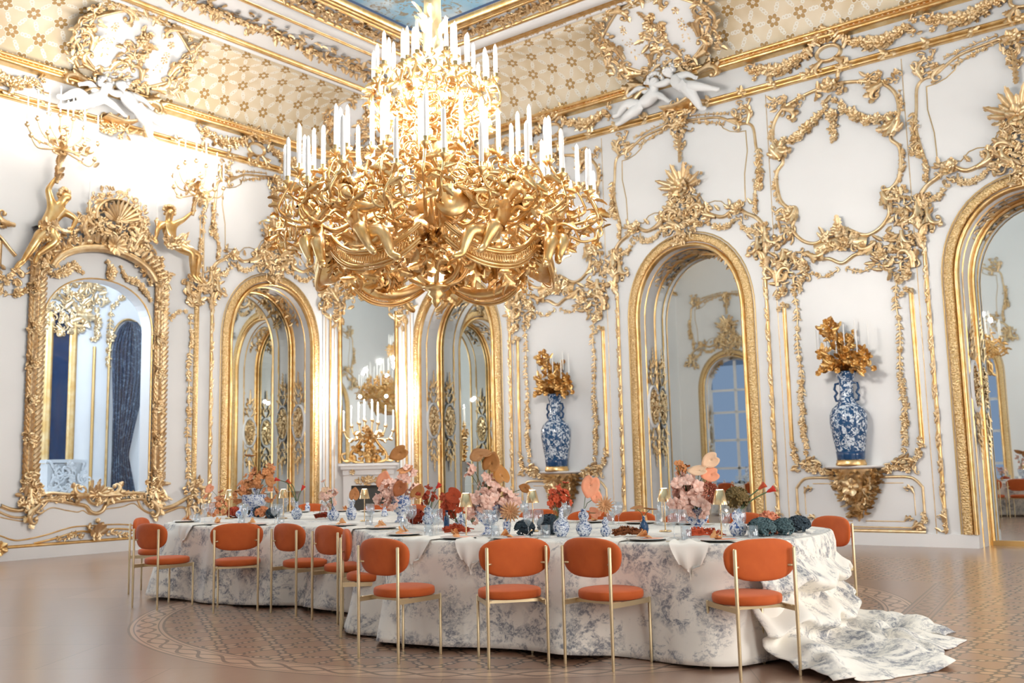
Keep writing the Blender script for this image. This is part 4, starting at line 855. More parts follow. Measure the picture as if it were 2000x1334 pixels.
# the two gilded figures with their candelabra
def cluster_candelabrum(t, base, stem_top, cups, L=.42, seed=3):
    rnd.seed(seed); mb = MB(); b = np.array(base); s = np.array(stem_top); mb.tube([b, (b+s)/2+np.array([.02, 0, 0]), s], [.03, .035, .03], 7); mc = MB(); mc.lathe([(.013, 0), (.013, L), (.005, L+.015), (0, L+.015)], 8); me = mc.mesh('candle', CANDLE)
    mc = MB(); mc.lathe([(0, 0), (.012, .0), (.03, .015), (.045, .05), (.02, .06), (.022, .09), (.0, .09)], 10); mcup = mc.mesh('candle_cup', GOLD)
    mf = MB(); mf.ball((0, 0, .02), .011, 6, 5, (1, 1, 2)); mfl = mf.mesh('flame_bulb', FLAME)
    for i, c in enumerate(cups):
        c = np.array(c, float); m1 = s+(c-s)*.35+np.array([0, -.05, -.16]); m2 = s+(c-s)*.8+np.array([0, -.03, -.17]); mb.tube(ptsmooth([s-np.array([0, 0, .12]), m1, m2, c], 5), .014, 5)
        for k in range(4):
            q = s+(c-s)*rnd.random()+np.array([0, -.03, -.15]); mb.leaf(q, (rnd.uniform(-1, 1), -.2, rnd.uniform(-1, 1)), (0, -1, 0), .13, .08, .5, rnd.choice((0, 2)))
        link('candle_cup', mcup, t, c-np.array([0, 0, .03])); ca = link('candle', me, t, c+np.array([0, 0, .05])); link('flame_bulb', mfl, ca, (0, 0, L+.01))
    for k in range(16): mb.leaf(b+(s-b)*rnd.random(), (rnd.uniform(-.6, .6), -.3, 1), (0, -1, 0), .18, .1, .5, 2)
    obj('branches', mb, GOLD, t)
tl = thing('gilded_figure', 'gilded figure raising a candelabrum, leaning at the left corner of the gold frame', 'statue', *GB)
P = dict(scale=1.0, pelvis=(-1.18, -.30, 5.36), chest=(-1.02, -.30, 5.66), neck=(-.93, -.30, 5.82), head=(-.88, -.33, 5.96), face=(.5, -.8, -.2), shL=(-1.08, -.30, 5.79), elL=(-1.17, -.34, 6.03), haL=(-1.06, -.36, 6.24), shR=(-.84, -.30, 5.73), elR=(-.68, -.36, 5.60), haR=(-.76, -.38, 5.42), knL=(-1.36, -.42, 5.12), anL=(-1.52, -.32, 4.76), toL=(-1.66, -.36, 4.62), knR=(-1.04, -.46, 5.16), anR=(-1.30, -.34, 4.90), toR=(-1.36, -.38, 4.74))
J, E_ = body(P, 1.3); figure('body', J, E_, CGOLD, tl); hair((-.87, -.31, 6.0), .115, GOLD, tl, (.5, -.8, 0))
mb = Relief(); mb.mass(lambda u, z: 1-((u+1.15)/.2)**2-((z-5.33)/.14)**2, (-1.35, -.95, 5.2, 5.48), .05, .13, .42, .03, 0); mb.rod([(-.9, 5.72), (-1.05, 5.5), (-1.25, 5.4)], .03, .44); obj('leaf_drapery', mb, GOLD, tl)
tc = thing('raised_candelabrum', 'gilt candelabrum of tall white candles held by the left gilded figure', 'candelabrum', *GB)
rnd.seed(2); cups = [(-1.0+math.cos(a)*r_, -.42+math.sin(a)*r_*.45, z) for a, r_, z in ((3.3, .62, 6.98), (3.0, .42, 7.15), (2.6, .25, 7.3), (1.6, .2, 7.34), (.6, .25, 7.32), (.2, .40, 7.2), (-.2, .6, 6.95), (-.8, .45, 6.85), (-1.6, .4, 7.02), (-2.3, .5, 6.88), (-2.8, .6, 6.8), (5.6, .62, 6.62))]
cluster_candelabrum(tc, (-1.05, -.38, 6.15), (-1.0, -.40, 6.85), cups)
tr = thing('gilded_figure', 'gilded figure with an outstretched arm, seated at the right corner of the gold frame', 'statue', *GB)
P = dict(scale=.95, pelvis=(1.14, -.30, 5.50), chest=(1.10, -.30, 5.76), neck=(1.10, -.31, 5.92), head=(1.10, -.33, 6.06), face=(-.4, -.9, 0), shL=(.98, -.30, 5.86), elL=(.84, -.36, 5.70), haL=(.80, -.38, 5.52), shR=(1.22, -.30, 5.88), elR=(1.38, -.34, 5.98), haR=(1.55, -.36, 6.16), knL=(1.47, -.50, 5.36), anL=(1.56, -.40, 4.96), toL=(1.66, -.44, 4.84), knR=(1.66, -.44, 5.34), anR=(1.68, -.34, 4.96), toR=(1.80, -.38, 4.83))
J, E_ = body(P, 1.25); figure('body', J, E_, CGOLD, tr); hair((1.10, -.31, 6.1), .11, GOLD, tr, (-.4, -.9, 0), 4)
mb = Relief(); mb.mass(lambda u, z: 1-((u-1.18)/.22)**2-((z-5.5)/.12)**2, (.98, 1.42, 5.38, 5.62), .05, .13, .42, .03, 0); obj('leaf_drapery', mb, GOLD, tr)
tc = thing('raised_candelabrum', 'gilt candelabrum of tall white candles held by the right gilded figure', 'candelabrum', *GB)
cups = [(1.6+math.cos(a)*r_, -.44+math.sin(a)*r_*.4, z) for a, r_, z in ((3.2, .52, 6.72), (2.9, .4, 6.92), (2.4, .3, 7.06), (1.5, .2, 7.15), (.7, .3, 7.1), (.2, .45, 6.9), (-.2, .55, 6.7), (-.9, .45, 6.6), (-1.6, .35, 6.78), (-2.3, .45, 6.62), (-2.9, .55, 6.5))]
cluster_candelabrum(tc, (1.56, -.36, 6.10), (1.60, -.40, 6.62), cups, seed=8)
mb = MB(); mc = None
for u, z, w in ((-.42, 5.93, 'left'), (.86, 5.86, 'right')):
    t = thing('crest_candlestick', 'single white candle in a gilt cup on the %s shoulder of the shell crest' % w, 'candlestick', *GB)
    mb = MB(); mb.lathe([(0, -.2), (.02, -.2), (.015, -.1), (.03, -.03), (.05, .02), (.02, .04), (.022, .07), (0, .07)], 10); obj('candle_cup', mb, GOLD, t, (u, -.3, z)); candle_at((u, -.3, z+.06), .34, t, .011)

# ---------------------------------------------------------------- bright corner with mantelpiece
t = thing('mantelpiece', 'white mantelpiece with moulded shelf in the bright corner', 'mantelpiece', *CHM)
mb = MB(); mb.box((0, -.20, 1.42), (1.22, .40, .05)); mb.box((0, -.18, 1.36), (1.14, .36, .07)); mb.box((0, -.15, 1.27), (1.06, .30, .12)); obj('shelf', mb, WHITE, t, smooth=False)
for s in (-1, 1): mb = MB(); mb.box((s*.44, -.13, .61), (.16, .26, 1.22)); mb.box((s*.44, -.145, .1), (.19, .29, .2)); obj('pier', mb, WHITE, t, smooth=False)
mb = MB(); mb.box((0, -.125, 1.1), (.74, .24, .22)); obj('lintel', mb, WHITE, t, smooth=False)
mb = MB(); mb.box((0, -.03, .5), (.72, .05, 1.0)); obj('hearth', mb, CHARGER, t, smooth=False)
mb = Relief(); mb.rose(-.33, 1.27, .06, .31); obj('rosette', mb, GOLD, t); mb = Relief(); mb.rose(.33, 1.27, .06, .31); obj('rosette', mb, GOLD, t); mb = Relief(); mb.rose(0, 1.12, .08, .26); mb.mass(lambda u, z: 1-(u/.3)**2-((z-1.1)/.1)**2, (-.3, .3, 1.0, 1.2), .06, .08, .25, .03, .2); obj('gilt_mounts', mb, GOLD, t)
t = thing('corner_mirror', 'tall gold framed mirror in the bright corner above the mantelpiece', 'mirror', *CHM)
mb = MB(); mb.add([(-.55, -.02, 1.46), (.55, -.02, 1.46), (.55, -.02, 5.0), (-.55, -.02, 5.0)], [[0, 1, 2, 3]]); obj('glass', mb, MIRROR, t, smooth=False)
mb = Relief()
for s in (-1, 1): mb.rod([(s*.60, 1.46), (s*.60, 4.7)], .045, .06); mb.rod([(s*.80, .2), (s*.80, 4.6)], .025, .035); mb.rod([(s*.72, .2), (s*.72, 6.5)], .007); mb.rod([(s*.90, .2), (s*.90, 7.4)], .008)
obj('side_frame', mb, CGOLD, t)
mb = Relief()
for s in (-1, 1):
    rnd.seed(13); mb.scroll(s*.62, 4.9, PI/2-s*.6, .7, -s, .06, .06); mb.mass(lambda u, z: 1-((u-s*.68)/.25)**2-((z-4.9)/.5)**2, (s*.68-.24, s*.68+.24, 4.4, 5.4), .08, .12, .03, .07, .4)
mb.mass(lambda u, z: 1-(u/.6)**2-((z-5.3)/.35)**2, (-.6, .6, 5.0, 5.7), .08, .12, .05, .07, .4); mb.shell(0, 5.5, .3); mb.mass(lambda u, z: 1-(u/.5)**2-((z-6.4)/.6)**2, (-.5, .5, 5.9, 7.0), .1, .12, .03, .05, .4); obj('carved_head', mb, GOLD, t)
t = thing('mantel_candelabrum', 'lyre-shaped gilt candelabrum on the white mantelpiece', 'candelabrum', *CHM)
rnd.seed(19); mb = MB()
for s in (-1, 1):
    for dy in (-.02, .04): mb.tube(ptsmooth([(s*.10, -.2+dy, 1.46), (s*.34, -.2+dy, 1.50), (s*.36, -.2+dy, 1.66), (s*.20, -.2+dy, 1.86), (s*.13, -.2+dy, 2.02), (s*.24, -.2+dy, 2.10), (s*.30, -.2+dy, 2.04)], 6), .032, 6)
    for k in range(26): mb.leaf((s*rnd.uniform(.05, .34), -.22, rnd.uniform(1.46, 1.75)), (rnd.uniform(-1, 1), -.2, rnd.uniform(-.2, 1)), (0, -1, 0), .13, .08, .4, rnd.choice((0, 2)))
    mb.tube(ptsmooth([(s*.36, -.2, 1.5), (s*.5, -.2, 1.5), (s*.56, -.2, 1.62), (s*.48, -.2, 1.66)], 5), .025, 6)
mb.tube([(0, -.22, 1.46), (0, -.22, 1.7), (0, -.22, 1.85), (0, -.22, 2.05)], [.07, .09, .06, .05], 8); mb.ball((0, -.23, 2.0), .06, 8, 6)
for k in range(30): mb.leaf((rnd.uniform(-.1, .1), -.28, rnd.uniform(1.5, 2.1)), (rnd.uniform(-1, 1), -.2, rnd.uniform(-.2, 1)), (0, -1, 0), .12, .08, .4, 2)
obj('lyre_body', mb, CGOLD, t)
cluster_candelabrum(t, (0, -.22, 1.95), (0, -.22, 2.12), [(u, -.24+(.07 if abs(u) > .3 else -.06), z) for u, z in ((-.52, 2.12), (-.36, 2.22), (-.2, 2.28), (-.08, 2.34), (.08, 2.34), (.2, 2.28), (.36, 2.22), (.52, 2.12))], .34)

# ---------------------------------------------------------------- frieze, cornice ornaments, coving cartouches, plaster putti
def frieze_swag():
    t = link('frieze_garland', None); tag(t, 'x', 'garland', 'gilt garlands on the frieze')
    for s in (1, -1):
        mb = Relief(); rnd.seed(17); mb.garland([(s*.30, 8.0), (s*.55, 7.86), (s*.85, 7.78), (s*1.1, 7.84), (s*1.32, 7.96)], .10, .06, .04, .4)
        mb.mass(lambda u, z: 1-((abs(u)-1.32)/.12)**2-((z-7.9)/.2)**2, (min(s*1.2, s*1.4), max(s*1.2, s*1.4), 7.7, 8.08), .08, .1, .03, .05, .3); obj('swag', mb, GOLD, t)
    mb = Relief(); mb.rod([(math.cos(a)*.20, 7.86+math.sin(a)*.13) for a in np.linspace(0, 2*PI, 21)[:-1]], .03, .08, True)
    for s in (1, -1): mb.scroll(s*.1, 8.0, PI/2-s*.9, .45, s, .04, .06); mb.scroll(s*.1, 7.75, -PI/2+s*.9, .45, -s, .04, .06); mb.scroll(s*.25, 7.86, PI/2-s*.5, .3, -s, .035, .06)
    mb.mass(lambda u, z: 1-(u/.4)**2-((z-8.15)/.12)**2, (-.4, .4, 8.05, 8.27), .07, .1, .12, .05, .2); obj('cartouche', mb, GOLD, t); return t
SW = frieze_swag(); first = True
for (loc, rz), w in ((RW(5.4), 'above the vase by the right edge'), (RW(10.95), 'above the vase near the corner'), (RW(2.5), 'above the right edge arch'), (LW(12.2), 'above the leftmost arch'), (RW(13.3), 'just right of the corner above the chandelier'), (LW(6.4), 'at the far left edge of the photo'), (CHM, 'across the bright corner')):
    if first: SW.location = loc; SW.rotation_euler = (0, 0, rz); SW['label'] = 'gilt garland with small cartouche on the frieze '+w; first = False
    else:
        o = dup(SW, loc, rz, 'gilt garland with small cartouche on the frieze '+w)
        if loc == CHM[0]: o.scale = (.68, 1, 1)
# bow ties on the lower rail
tt = Relief(); 
def rail_wraps(name, loc, rz, us, sz=.09):
    mb = Relief()
    for u in us:
        for k in range(5): mb.lf(u+rnd.uniform(-.05, .05), 7.57, rnd.uniform(0, 6.28), .13, .09, .07, .3)
        mb.dome(u, 7.57, .045, .07)
    tag(obj(name, mb, GOLD, loc=loc, rz=rz), kind='structure')
rail_wraps('trim_left_rail_wraps', (0, YW, 0), 0, np.arange(7.2, 14, .62)); rail_wraps('trim_right_rail_wraps', (XW, 0, 0), -PI/2, -np.arange(2, 14.8, .62))
# row of small leaves hanging under the coving
mb = MB()
for i in range(150):
    y = 1.5+i*.09; mb.leaf((XW-.16, y, 8.16), (0, -.0, 1), (-1, 0, .2), .09, .08, .5, 1)
for i in range(100):
    x = 5.2+i*.09; mb.leaf((x, YW-.16, 8.16), (0, 0, 1), (0, -1, .2), .09, .08, .5, 1)
tag(obj('trim_leaf_row', mb, GOLD), kind='structure')
def cove_piece():
    t = link('coving_cartouche', None); tag(t, 'x', 'cartouche', 'cartouches on the coving')
    mb = MB(); n = 30; P = [(math.cos(a)*(1.0+.12*math.cos(4*a)), -.03, .80+math.sin(a)*(.74+.06*math.cos(2*a))) for a in np.linspace(0, 2*PI, n+1)[:-1]]
    mb.add(P+[(0, -.05, .8)], None, [[i, (i+1) % n, n] for i in range(n)][::1]); obj('white_field', mb, PLASTER, t)
    mb = Relief(); mb.rod([(p[0], p[2]) for p in P], .03, .07, True)
    for s in (1, -1):
        rnd.seed(29); mb.mass(lambda u, z: 1-((u-s*.98)/.17)**2-((z-.75)/.6)**2, (s*.98-.17, s*.98+.17, .2, 1.35), .085, .12, .05, .06, .3)
        mb.scroll(s*.75, .55, PI/2-s*.1, .7, -s, .06, .06); mb.scroll(s*.55, .2, s*.3+(0 if s > 0 else PI), .7, s, .05, .06); mb.scroll(s*.3, .3, PI/2+s*.3, .6, s, .05, .06); mb.scroll(s*.6, 1.45, s*.1+(PI if s > 0 else 0), .6, s, .05, .06)
        mb.garland([(s*.9, 1.25), (s*.6, 1.5), (s*.25, 1.55)], .07, .08)
    mb.mass(lambda u, z: 1-(u/.6)**2-((z-.15)/.2)**2, (-.6, .6, .0, .35), .085, .12, .05, .06, .3); mb.mass(lambda u, z: 1-(u/.22)**2-((z-.85)/.35)**2, (-.25, .25, .5, 1.2), .085, .15, .04, .06, .5); mb.rose(0, 1.0, .12, .08)
    mb.vine([(-.5, 1.1), (-.55, .8), (-.5, .55)], .1, .08); mb.vine([(.5, 1.1), (.55, .8), (.5, .55)], .1, .08); mb.mass(lambda u, z: 1-(u/.3)**2-((z-1.55)/.1)**2, (-.3, .3, 1.45, 1.65), .085, .12, .05, .05, .3)
    obj('gilt_carving', mb, GOLD, t); return t
CP = cove_piece(); TILT = math.radians(47)
def cove_at(o, loc, rz, d=.16, z=8.22): 
    p = Vector(loc)+Matrix.Rotation(rz, 3, 'Z')@Vector((0, -d, z)); o.location = p; o.rotation_euler = (TILT, 0, rz)
cove_at(CP, *RW(8.15)); CP['label'] = 'white cartouche with gilt carving on the coving above the plaster cherubs on the right wall'
cove_at(dup(CP, (0, 0, 0), 0, 'white cartouche with gilt carving on the coving, upper left above the gilded figures'), *LW(9.05))
# corner cartouche
t = tree(CP); t['label'] = 'white and gilt cartouche filling the corner of the coving behind the chandelier'; cove_at(t, (14.9, 15.7, 0), -PI/4, .1, 8.22); t.scale = (.85, 1, 1)

def plaster_pair(loc, rz, w, seed):
    specs = [dict(pelvis=(.28, -.28, 7.86), chest=(.10, -.30, 8.02), neck=(.02, -.31, 8.12), head=(-.04, -.34, 8.22), face=(-.3, -.9, 0), shL=(0, -.3, 8.05), elL=(-.20, -.36, 8.00), haL=(-.40, -.38, 8.08), shR=(.18, -.3, 8.08), elR=(.38, -.36, 8.05), haR=(.52, -.38, 7.95), knL=(.56, -.42, 7.76), anL=(.84, -.36, 7.66), toL=(.98, -.38, 7.60), knR=(.48, -.40, 7.62), anR=(.58, -.32, 7.38), toR=(.70, -.36, 7.34)),
             dict(pelvis=(-.62, -.26, 7.74), chest=(-.40, -.28, 7.86), neck=(-.30, -.30, 7.98), head=(-.30, -.33, 8.10), face=(.4, -.8, .2), shL=(-.46, -.28, 7.96), elL=(-.62, -.36, 8.06), haL=(-.78, -.38, 7.98), shR=(-.28, -.28, 7.88), elR=(-.14, -.36, 7.76), haR=(-.02, -.40, 7.66), knL=(-.86, -.40, 7.82), anL=(-1.08, -.34, 7.66), toL=(-1.20, -.36, 7.66), knR=(-.80, -.40, 7.60), anR=(-1.04, -.32, 7.52), toR=(-1.16, -.34, 7.50))]
    for i, P in enumerate(specs):
        P['scale'] = .85; t = thing('plaster_cherub', 'white plaster cherub reclining on the cornice, %s of the pair %s' % (('right one', 'left one')[i], w), 'statue', loc, rz)
        J, E_ = body(P, 1.75); figure('body', J, E_, PLASTER, t); h = P['head']; hair((h[0], h[1]+.02, h[2]+.03), .14, PLASTER, t, P['face'], seed+i)
    t = thing('cherub_scrollwork', 'gilt ribbon scrolls around the plaster cherubs '+w, 'ornament', loc, rz); mb = Relief(); rnd.seed(seed)
    mb.rod(ptsmooth([(-.85, 7.72), (-.62, 7.95), (-.45, 8.0)], 5), .03, .42); mb.rod(ptsmooth([(.4, 7.7), (.1, 7.6), (-.25, 7.62)], 5), .035, .35); mb.scroll(.5, 8.1, .3, .7, -1, .06, .2); mb.scroll(-.6, 8.15, PI-.3, .7, 1, .06, .2)
    mb.mass(lambda u, z: 1-(u/.35)**2-((z-7.5)/.2)**2, (-.35, .35, 7.32, 7.68), .08, .12, .08, .08, .3); obj('scrolls', mb, GOLD, t)
plaster_pair(*LW(9.05), 'on the left wall', 50); plaster_pair(*RW(8.15), 'on the right wall', 60)

# gilt relief on the ceiling borders
def ceiling_band(name, path, w, sp, label):
    mb = MB(); P = ptsmooth(path, 2); d = np.r_[0, np.cumsum(np.linalg.norm(np.diff(P, axis=0), axis=1))]; t = 0
    while t < d[-1]:
        i = min(np.searchsorted(d, t), len(P)-2); q = P[i]+(P[i+1]-P[i])*((t-d[i])/(d[i+1]-d[i]+1e-9) if i else 0); a = math.atan2(*(P[i+1]-P[i])[:2][::-1])
        for _ in range(2):
            o = rnd.uniform(-w, w)*.5; x, y = q[0]-math.sin(a)*o, q[1]+math.cos(a)*o; b = rnd.uniform(0, 6.28)
            mb.leaf((x, y, ZC-.01), (math.cos(b), math.sin(b), -.1), (0, 0, -1), rnd.uniform(.12, .2), .11, .45, rnd.choice((0, 2)))
        if rnd.random() < .3:
            for k in range(5): mb.leaf((q[0], q[1], ZC-.04), (math.cos(k*1.257), math.sin(k*1.257), -.1), (0, 0, -1), .10, .09, .5, 1)
        if rnd.random() < .35:
            c = np.array([q[0], q[1], ZC-.05]); tt_ = np.linspace(0, 5.5, 14); mb.tube([c+np.array([math.cos(a+k)*.13*(1-k/7), math.sin(a+k)*.13*(1-k/7), 0]) for k in tt_], .02, 5)
        t += sp
    tag(obj(name, mb, GOLD), kind='structure')
X1 = 1.0
ceiling_band('trim_ceiling_outer', [(4.0, 14.0, 0), (12.0, 14.0, 0), (14.0-.0, 14.0, 0)], .62, .05, ''); ceiling_band('trim_ceiling_right', [(14.0, 13.8, 0), (14.0, 8, 0), (14.0, 3, 0)], .12, .06, '')
ceiling_band('trim_ceiling_inner', [(4.5, 12.62, 0), (9, 12.62, 0), (13.2, 12.62, 0)], .30, .05, ''); ceiling_band('trim_ceiling_inner_right', [(13.22, 12.5, 0), (13.22, 8, 0), (13.22, 4, 0)], .28, .05, '')
# ---------------------------------------------------------------- tablecloth on the long wavy table
OUT = [(6.72, 10.35), (6.36, 9.95), (6.18, 9.3), (6.17, 8.6), (6.38, 7.95), (6.42, 7.3), (6.22, 6.65), (5.80, 6.10), (5.56, 5.55), (5.53, 4.95), (5.72, 4.40), (5.88, 3.85), (5.93, 3.3), (6.12, 2.93), (6.6, 2.78), (7.2, 2.80), (7.75, 3.0),
       (8.02, 3.5), (8.08, 4.2), (8.05, 4.9), (8.1, 5.6), (8.35, 6.4), (8.75, 7.3), (9.1, 8.3), (9.3, 9.4), (9.15, 10.3), (8.6, 10.85), (7.8, 10.9), (7.2, 10.7)]
TZ = .755
op = ptsmooth(OUT, 24, True); nO = len(op)
tn = np.roll(op, -1, 0)-np.roll(op, 1, 0); tn /= np.linalg.norm(tn, axis=1)[:, None]; on = np.stack([tn[:, 1], -tn[:, 0]], 1)
cen = op.mean(0)
if ((op-cen)*on).sum() < 0: on = -on
sl = np.r_[0, np.cumsum(np.linalg.norm(np.diff(op, axis=0), axis=1))]
TC = thing('tablecloth', 'blue and cream toile tablecloth falling to the floor around the long wavy table', 'tablecloth')
mb = MB(); mb.uv = []
def ear(poly):
    """triangulate a simple polygon"""
    n = len(poly); A = sum(poly[i][0]*poly[(i+1) % n][1]-poly[(i+1) % n][0]*poly[i][1] for i in range(n)); ix = list(range(n)) if A > 0 else list(range(n))[::-1]; T = []
    cr = lambda a, b, c: (b[0]-a[0])*(c[1]-a[1])-(b[1]-a[1])*(c[0]-a[0])
    while len(ix) > 3:
        for k in range(len(ix)):
            i, j, l = ix[k-1], ix[k], ix[(k+1) % len(ix)]; a, b, c = poly[i], poly[j], poly[l]
            if cr(a, b, c) <= 0: continue
            if any(cr(a, b, poly[m_]) >= 0 and cr(b, c, poly[m_]) >= 0 and cr(c, a, poly[m_]) >= 0 for m_ in ix if m_ not in (i, j, l)): continue
            T.append((i, j, l)); ix.pop(k); break
        else: break
    T.append(tuple(ix)); return T
sub = op[::6]; V = [(x, y, TZ) for x, y in sub]; mb.add(V, None, ear([tuple(p) for p in sub])); mb.uv.append(np.array(sub))
obj('table_top_linen', mb, TOP_LINEN, TC, smooth=False)
mb = MB(); mb.uv = []; rnd.seed(101)
fold = np.zeros(nO); pinch = np.zeros(nO)
Lt = sl[-1]
ph = [rnd.uniform(0, 6.28) for _ in range(6)]
for k, (f_, a_) in enumerate(((3.3, .45), (5.6, .5), (8.3, .42), (1.3, .25), (13.7, .2))):
    f_ = round(f_*Lt/6.28)/Lt*6.28; fold += a_*np.sin(sl*f_+ph[k]+.8*np.sin(sl*.9+k))
fold = np.sign(fold)*np.abs(fold)**.8
ENDF = 1-.8*np.clip((op[:, 0]-6.15)/.3, 0, 1)*np.clip((8.0-op[:, 0])/.15, 0, 1)*(op[:, 1] < 3.3); rows = []; R_ = [(0, TZ), (.012, TZ-.002), (.022, TZ-.012), (.028, TZ-.035)]+[(None, z) for z in np.linspace(TZ-.08, .012, 18)]
uvs = []
for d, z in R_:
    if d is None:
        f = (TZ-z)/TZ; off = .04+ENDF*(.12*f**1.1+.12*f**.8*fold)+.03*f*np.sin(sl*13+z*4)*np.clip(np.sin(sl*1.7), 0, 1)
        zz = np.full(nO, z)+(.028*f*(fold*.5+.35*np.sin(sl*2.3)+.4) if z < .3 else 0)*((f-.6)/.4 if f > .6 else 0)
    else: off = np.full(nO, d); zz = np.full(nO, z)
    P = op+on*off[:, None]; rows.append(np.c_[P, zz]); uvs.append(np.c_[sl, np.full(nO, z)])
G = np.array(rows).transpose(1, 0, 2); mb.grid(np.concatenate([G, G[:1]])); U = np.array(uvs).transpose(1, 0, 2); mb.uv.append(np.concatenate([U, U[:1]+[[Lt, 0]]]).reshape(-1, 2))
sk = obj('skirt', mb, TOILE, TC)
so = sk.modifiers.new('thick', 'SOLIDIFY'); so.thickness = .003
# gathered train spilling over the near right end on to the floor
mb = MB(); mb.uv = []; rnd.seed(55)
nA, nB = 130, 64; a0, a1 = (6.12, 2.98), (7.95, 3.25)
prof = [(-.30, .764), (-.1, .768), (0, .765), (.05, .75), (.10, .70), (.15, .62), (.22, .54), (.30, .49), (.26, .45), (.16, .43), (.14, .39), (.20, .33), (.30, .27), (.34, .22), (.27, .19), (.28, .14), (.40, .11), (.52, .11), (.60, .07), (.72, .085), (.84, .05), (.93, .035), (1.0, .008)]
pr = ptsmooth(prof, 3); pr = pr[np.linspace(0, len(pr)-1, nB).astype(int)]; P = []; U = []
for i in range(nA):
    t = i/(nA-1); ax = a0[0]+(a1[0]-a0[0])*t; ay = a0[1]+(a1[1]-a0[1])*t-.22*math.sin(PI*t); ang = -PI/2-.75+1.25*t+.35*math.sin(3*t+1)
    ext = .72+.34*math.sin(PI*min(1, t*1.1))+.10*math.sin(t*9); row = []
    for k, (r, z) in enumerate(pr):
        s_ = k/(nB-1); wob = .07*s_*math.sin(t*38+5*s_*math.sin(t*7))+.05*s_*math.sin(t*17+9*s_)+.03*math.sin(t*60+s_*4)*s_; rr_ = max(0, r)*(.40+.60*ext if r > .0 else 1)+min(0, r)
        z2 = z+(.035*math.sin(t*26+s_*7)*min(1, max(0, s_-.12)*4)+.02*math.sin(t*51+s_*13)*s_)*(1 if z > .05 else .6)+.03*s_*(1-s_)*math.sin(t*11+s_*20)
        a_ = ang+wob*.9; row.append((ax+math.cos(a_)*rr_+math.cos(ang)*wob*.6, ay+math.sin(a_)*rr_+math.sin(ang)*wob*.5, max(.006+.002*math.sin(k), z2) if r > 0 else z)); U.append((t*2.4+20, s_*1.7))
    P.append(row)
mb.grid(P, flip=True); mb.uv.append(np.array(U)); tr_ = obj('gathered_train', mb, TOILE, TC); so = tr_.modifiers.new('thick', 'SOLIDIFY'); so.thickness = .004

# ---------------------------------------------------------------- chairs
def pad(mb, cx, cy, cz, w, h, t, axis, n=2.4, bend=0, m_=12, k=36):
    """rounded cushion; axis 'z' flat seat, 'x' upright back"""
    P = []
    for i in range(m_+1):
        ph = -PI/2+PI*i/m_; s = max(.0, math.cos(ph))**(.36 if axis == 'z' else .48); q = math.copysign(abs(math.sin(ph))**(.36 if axis == 'z' else .6), math.sin(ph))*t/2; row = []
        for j in range(k):
            a = 2*PI*j/k; c_, s__ = math.cos(a), math.sin(a); r = (abs(c_)**n+abs(s__)**n)**(-1/n); u, v = r*c_*w/2*s, r*s__*h/2*s
            if axis == 'z': row.append((cx+v, cy+u, cz+q+.006*(q > 0)*(1-(r*s)**2)))
            else: row.append((cx+q+bend*u*u+.0*v, cy+u*(1+.12*v/h), cz+v-.02*abs(u/w)**3*0))
        P.append(row)
    mb.grid(P, cv=True)
def make_chair():
    t = link('dining_chair', None); tag(t, 'x', 'chair', 'orange velvet dining chairs')
    mb = MB(); pad(mb, .235, 0, .444, .43, .42, .068, 'z', 2.1); obj('seat', mb, VELVET, t)
    mb = MB(); pad(mb, .018, 0, .692, .485, .255, .055, 'x', 2.75, .55); obj('backrest', mb, VELVET, t)
    ml = MB(); ml.lathe([(.0085, 0), (.010, .008), (.0115, .40), (.0115, .76), (.008, .765), (0, .765)], 12); me = ml.mesh('leg', CHAIRG)
    for s in (-1, 1): link('leg', me, t, (-.012, s*.20, 0))
    ml = MB(); ml.lathe([(.0085, 0), (.010, .008), (.0105, .415), (0, .42)], 12); me = ml.mesh('leg', CHAIRG)
    for s in (-1, 1): link('leg', me, t, (.40, s*.19, 0))
    for s in (-1, 1):
        mb = MB(); mb.box((.19, s*.192, .398), (.41, .012, .032)); mb.box((.05, s*.178, .415), (.10, .022, .004)); obj('side_rail', mb, CHAIRG, t, smooth=False)
        mb = MB(); mb.tube([(-.012, s*.20, .655), (.006, s*.172, .655), (.03, s*.160, .655)], .0065, 8, True); obj('back_bolt', mb, CHAIRG, t)
    mb = MB(); mb.box((.10, 0, .402), (.014, .38, .02)); mb.box((.36, 0, .402), (.014, .38, .02)); obj('cross_rail', mb, CHAIRG, t, smooth=False); return t
CH0 = make_chair(); used = [False]
def chair(x, y, deg, label):
    if not used[0]: used[0] = True; o = CH0; o.location = (x, y, 0); o.rotation_euler = (0, 0, math.radians(deg)); o['label'] = label
    else: o = dup(CH0, (x, y, 0), math.radians(deg), label)
FRONT = [(6.24, 10.34, -50, 'orange chair at the far left table end, seen edge on'),
 (5.52, 8.97, 3, 'second orange chair from the left, three-quarter back view by the bare floor'),
 (5.83, 7.96, 51, 'orange chair squarely backing the camera on the left half of the near side'),
 (5.96, 7.41, -5, 'orange chair right of the square-on left chair, turned slightly right'),
 (5.87, 6.74, -8, 'orange chair in the hollow of the table, overlapped by an edge-on chair'),
 (5.53, 6.14, -44, 'orange chair seen edge on in the hollow of the table'),
 (4.875, 5.05, -2, 'near orange chair just left of centre, its seat showing to the right of its back'),
 (5.237, 4.13, 51, 'near orange chair at the centre of the photo, back squarely to the camera'),
 (5.43, 3.70, -6, 'near orange chair right of the centre one, paler back turned away'),
 (5.75, 2.62, 54, 'nearest orange chair at the right end, in front of the gathered cloth')]
for c in FRONT: chair(*c)
chair(8.36, 3.15, 149, 'orange chair beyond the right end of the table, facing the camera')
